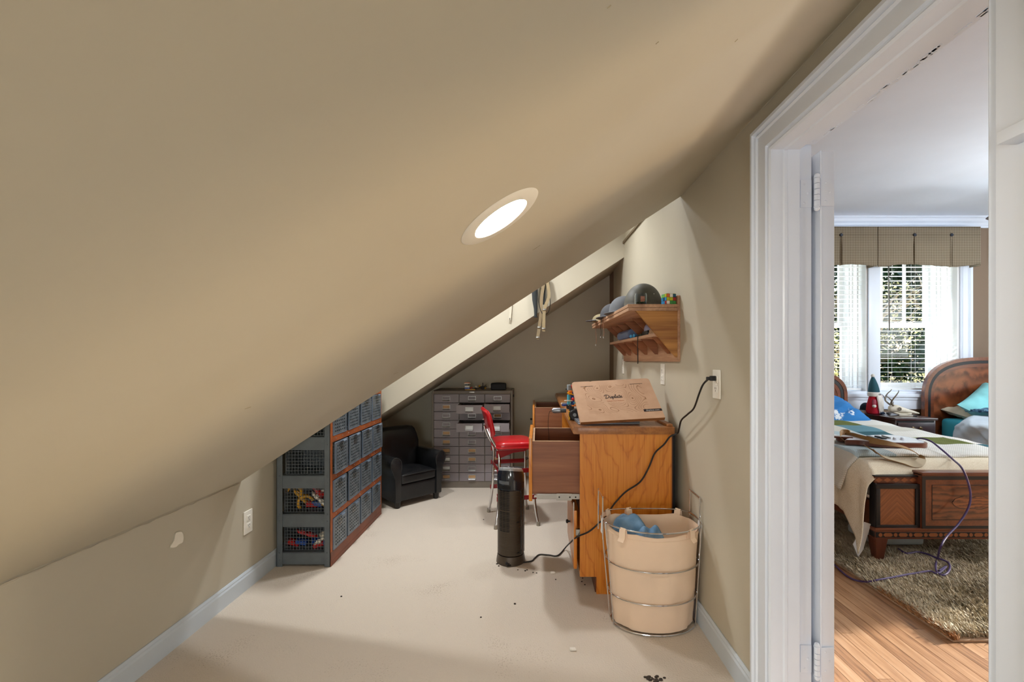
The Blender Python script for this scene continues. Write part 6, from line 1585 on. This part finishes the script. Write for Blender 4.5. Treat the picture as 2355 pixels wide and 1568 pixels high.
MB().box(-.055, .06, -.045, .045, .003, .026).obj('pages', mat('paper', '#ddd8cc', .9), t); MB().box(-.057, .062, -.047, .047, 0, .003).box(-.057, .062, -.047, .047, .026, .029).box(.058, .062, -.047, .047, .003, .026).obj('cover', mat('blue_cover', '#b9c9dd', .6), t)
t = dome('knit_cap', 'dark navy cap resting on the book behind the gnome', 'cap', (3.525, 4.77, NZ + .030), .05, .05, .075, mat('navy_knit', '#14283a', .95, bmp=.5, bscale=120), .003)
MB().box(-.012, .012, -.056, -.05, .02, .034, .002).obj('badge', M['wfelt'], t)

# ================================================================ second bed by the far wall
b2 = thing('bed', 'walnut bed with arched headboard, turquoise sheet and pale blue comforter', 'bed', (4.9, 3.9, 0))
tr2 = lambda b: (bmesh.ops.translate(b.b, vec=(-4.9, -3.9, 0), verts=b.b.verts), b)[1]
headboard(b2, 4.905, .745, 4.80, .80, 1.232, 0, M['fan'], tr2)
M['turq'] = mat('turquoise_sheet', '#3fb0c6', .85, var=.05, bmp=.1, bscale=20, bdist=.006)
def soft_sheet(): return MB().merge(soft(-.60, .66, -1.05, .875, .33, .60, .045, .01))
soft_sheet().obj('mattress', M['turq'], b2)
for x in (-.6, .64): MB().box(x, x + .03, -1.1, .9, .18, .33, .003).obj('side_rail', M['walnutx'], b2)
for x in (-.6, .62): MB().box(x, x + .05, -1.15, -1.1, 0, .5, .006).obj('post', M['walnutz'], b2)
MB().box(-.55, .62, -1.145, -1.11, .2, .5, .004).obj('footboard', M['walnutx'], b2)
M['comf'] = mat('pale_blue_comforter', '#d6e3ee', .9, var=.04, bmp=.15, bscale=14, bdist=.01)
cf = thing('comforter', 'rumpled pale blue comforter drooping over the side of the far bed', 'comforter', (4.85, 4.1, .6))
def comf(uu, vv):
    y = 3.05 + (4.50 - 3.05) * uu; H = .42; s = vv * (H + 1.2)
    bul = .055 * abs(math.sin(uu * 9)) ** .6 + .02 * noise2(uu * 14, vv * 18, 1)
    endr = max(0, (uu - .9) / .1) ** 2 * .045
    if s < H:
        d = H - s; k = min(1, d / .16); x = 4.30 - .085 * math.sin(k * math.pi / 2) - bul * .5 - .03 * noise2(y * 7, d * 8, 4); z = .640 - (d - .08 * k) * .95 - endr
    else:
        x = 4.30 + (s - H); z = .590 + .05 * min(1, (s - H) * 12 + .98) + bul * .35 - endr
    return Vector((x - 4.85, y - 4.1, z - .6))
MB().grid(comf, 60, 70).obj('cover', M['comf'], cf, ang=80, thick=.02)
M['crochet'] = None
def crochet():
    m, nt, b = newmat('blue_crochet'); b.inputs['Roughness'].default_value = .95
    v = coords(nt); vo = N(nt, 'ShaderNodeTexVoronoi', Scale=42.0); L(nt, v, vo.inputs['Vector'])
    L(nt, ramp(nt, vo.outputs['Distance'], [(.1, '#8db3c8'), (.45, '#547f9d'), (.7, '#24425c')]), b.inputs['Base Color']); bump(nt, b, vo.outputs['Distance'], -1.0, .02); return m
M['crochet'] = crochet()
kb = thing('crochet_blanket', 'blue crocheted blanket folded on the comforter of the far bed', 'blanket', (4.53, 4.36, .665))
MB().grid(lambda uu, vv: Vector(((vv - .35) * .62, (uu - .5) * .30 * (1 - .25 * vv) - .05 * (1 - vv) * 0, .030 + .022 * math.sin(math.pi * min(1, uu)) + .012 * noise2(uu * 6, vv * 9, 2) + .05 * vv)), 20, 40).obj('knit', M['crochet'], kb, ang=80, thick=.022)
M['teal'] = mat('turquoise_pillowcase', '#86ccd0', .85, var=.05, bmp=.1, bscale=16, bdist=.006)
pillow('pillow', 'turquoise pillow standing against the arched headboard', (4.68, 4.50, .72), (.66, .52, .17), (R(38), 0, R(4)), M['teal'], 5.0, .05, R(30))
pillow('pillow', 'cream pillow under the turquoise pillow on the far bed', (4.66, 4.66, .655), (.62, .32, .11), (R(10), 0, R(2)), mat('cream_pillowcase', '#cfc6ae', .9, var=.04), 8.0, .05)

# ================================================================ shag rug
rg = thing('shag_rug', 'beige shag rug on the oak floor under the near bed', 'rug', (2.9, 3.2, 0))
RX0, RX1, RY0, RY1 = 1.805, 4.0, 1.94, 4.45
MB().box(RX0 - 2.9, RX1 - 2.9, RY0 - 3.2, RY1 - 3.2, .001, .010, .002).obj('backing', mat('jute_backing', '#a4866a', .9), rg)
nr = np.random.RandomState(5)
def pile(n, x0, x1, y0, y1, ln0, ln1, wid):
    px = nr.uniform(x0, x1, n); py = nr.uniform(y0, y1, n); an = nr.uniform(0, 2 * np.pi, n)
    flow = 2.5 + 1.3 * np.sin(px * 7) * np.cos(py * 6); an2 = flow + nr.normal(0, .9, n)
    ln = nr.uniform(ln0, ln1, n); lean = nr.uniform(.35, 1.0, n) * ln
    w = nr.uniform(.7, 1.3, n) * wid
    V = []
    for t, ww in ((0, 1.0), (.45, 1.1), (.8, .9), (1.0, .35)):
        cx = px + np.cos(an2) * lean * t ** 1.5; cy = py + np.sin(an2) * lean * t ** 1.5; z = .009 + np.sqrt(np.maximum(ln ** 2 - (lean * .8) ** 2, 1e-5)) * (t - .3 * t * t) / .7
        sx, sy = -np.sin(an) * w * ww / 2, np.cos(an) * w * ww / 2
        V.append(np.stack([cx + sx, cy + sy, z], 1)); V.append(np.stack([cx - sx, cy - sy, z], 1))
    V = np.stack(V, 1).reshape(-1, 3)           # n*8
    base = (np.arange(n) * 8)[:, None]
    F = np.concatenate([base + np.array([[0, 1, 3, 2]]), base + np.array([[2, 3, 5, 4]]), base + np.array([[4, 5, 7, 6]])], 1).reshape(-1, 4)
    return V, F
def mesh_np(name, V, F, m_, parent):
    me = bpy.data.meshes.new(name); me.vertices.add(len(V)); me.vertices.foreach_set('co', V.astype(np.float32).ravel())
    k = F.shape[1]; me.loops.add(F.size); me.loops.foreach_set('vertex_index', F.astype(np.int32).ravel())
    me.polygons.add(len(F)); me.polygons.foreach_set('loop_start', np.arange(0, F.size, k, dtype=np.int32)); me.polygons.foreach_set('loop_total', np.full(len(F), k, np.int32))
    me.update(); me.validate(); me.materials.append(m_)
    o = bpy.data.objects.new(name, me); COL.objects.link(o); o.parent = parent; return o
M['shag'] = mat('shag_wool', '#a69a82', .95, nscale=9, color2='#d6cab2', spec=.1)
V, F = pile(120000, RX0 + .006 - 2.9, 3.2 - 2.9, RY0 + .015 - 3.2, 3.75 - 3.2, .022, .044, .0048)
tag(mesh_np('pile', V, F, M['shag'], rg), kind='stuff')
V, F = pile(1600, RX0 - 2.9, RX0 + .03 - 2.9, RY0 - 3.2, 2.35 - 3.2, .015, .03, .007)
tag(mesh_np('worn_edge_fibres', V, F, mat('orange_fibres', '#a87a50', .95), rg), kind='stuff')
t = thing('storage_bag', 'clear plastic bag stored flat under the near bed', 'bag', (2.3, 2.95, .05))
MB().merge(soft(-.16, .16, -.12, .12, 0.0, .06, .02, .01)).obj('bag_body', mat('cloudy_plastic', '#a9b4b6', .3), t)

# ================================================================ trees beyond the window
def leafmat(name, c1, c2):
    m, nt, b = newmat(name); nt.nodes.remove(b)
    v = coords(nt); n = N(nt, 'ShaderNodeTexNoise', Scale=7.0, Detail=3.0); L(nt, v, n.inputs['Vector'])
    c = ramp(nt, n.outputs['Fac'], [(.35, c1), (.7, c2)])
    d = N(nt, 'ShaderNodeBsdfDiffuse'); t = N(nt, 'ShaderNodeBsdfTranslucent'); g = N(nt, 'ShaderNodeBsdfGlossy'); g.inputs['Roughness'].default_value = .3
    L(nt, c, d.inputs[0]); L(nt, c, t.inputs[0]); mx = N(nt, 'ShaderNodeMixShader'); mx.inputs[0].default_value = .3; m2 = N(nt, 'ShaderNodeMixShader'); m2.inputs[0].default_value = .06
    L(nt, d.outputs[0], mx.inputs[1]); L(nt, t.outputs[0], mx.inputs[2]); L(nt, mx.outputs[0], m2.inputs[1]); L(nt, g.outputs[0], m2.inputs[2]); L(nt, m2.outputs[0], nt.nodes['Material Output'].inputs['Surface']); return m
M['leafA'] = leafmat('dark_leaf', '#16301c', '#3b5f31'); M['leafB'] = leafmat('yellow_leaf', '#a3a864', '#ece6c4'); M['bark'] = mat('pale_bark', '#b8a584', .8, color2='#8c7a5e')
def leaves(n, c, rad, size, seed, shell=.5):
    r_ = np.random.RandomState(seed); d = r_.normal(size=(n, 3)); d /= np.linalg.norm(d, axis=1)[:, None]
    rr = shell + (1 - shell) * r_.uniform(0, 1, n) ** .5; lump = 1 + .25 * np.sin(d[:, 0] * 7 + seed) * np.cos(d[:, 2] * 6)
    P = np.array(c) + d * (rr * lump)[:, None] * np.array(rad)
    a = r_.normal(size=(n, 3)); a /= np.linalg.norm(a, axis=1)[:, None]; b_ = np.cross(a, r_.normal(size=(n, 3))); b_ /= np.linalg.norm(b_, axis=1)[:, None]
    s = (size * r_.uniform(.6, 1.3, n))[:, None]
    V = np.stack([P - a * s, P + b_ * s * .42, P + a * s, P - b_ * s * .42], 1).reshape(-1, 3)
    return V, np.arange(n * 4).reshape(-1, 4)
def tree(label, c, rad, n, size, seed, m_, base_z=-3.0, nb=9, name='shrub', cat='tree', br=.022):
    t = thing(name, label, cat, (c[0], c[1], base_z))
    V, F = leaves(n, (0, 0, c[2] - base_z), rad, size, seed); tag(mesh_np('foliage', V, F, m_, t), kind='stuff')
    r_ = random.Random(seed); top = c[2] - base_z
    MB().tube([(0, 0, 0), (.05, .03, top * .5), (0, 0, top + rad[2] * .4)], [.09, .07, .03], 8).obj('trunk', M['bark'], t)
    for i in range(nb):
        a = r_.random() * 6.28; e = r_.uniform(-.3, 1.1); l = r_.uniform(.7, 1.1)
        q = Vector((math.cos(a) * rad[0] * l, math.sin(a) * rad[1] * l, top + math.sin(e) * rad[2] * l * .9)); s0 = Vector((0, 0, top - rad[2] * .6 * r_.random()))
        mid = (q + s0) / 2 + Vector((r_.uniform(-.2, .2), r_.uniform(-.2, .2), r_.uniform(0, .3)))
        P = smooth_path([s0, mid, q], 5)
        b_ = MB().tube(P, [br * (1 - .8 * k / (len(P) - 1)) for k in range(len(P))], 6)
        for j in range(5):
            p0 = P[4 + j]; tw = p0 + Vector((r_.uniform(-.5, .5), r_.uniform(-.4, .4), r_.uniform(-.35, .4)))
            b_.tube([p0, (p0 + tw) / 2 + Vector((0, 0, .06)), tw], [br * .4, br * .32, br * .12], 5)
        b_.obj('branch', M['bark'], t)
tree('tall dark evergreen tree filling the window behind the blinds', (7.9, 10.1, 1.7), (2.9, 1.2, 3.1), 34000, .09, 3, M['leafA'])
tree('pale yellow-leaved shrub close outside the left window beside the bed', (4.35, 7.1, .45), (.75, .5, 1.5), 6500, .028, 21, M['leafB'], br=.016, nb=12)
tree('bare branched shrub with scattered pale leaves low outside the right window', (6.15, 7.2, .3), (1.0, .5, .75), 2400, .026, 31, M['leafB'], br=.018, nb=13)
tree('bare pale branches crossing high outside the right window', (6.3, 8.3, 2.0), (1.2, .5, .75), 900, .03, 41, M['leafB'], br=.02, nb=12)
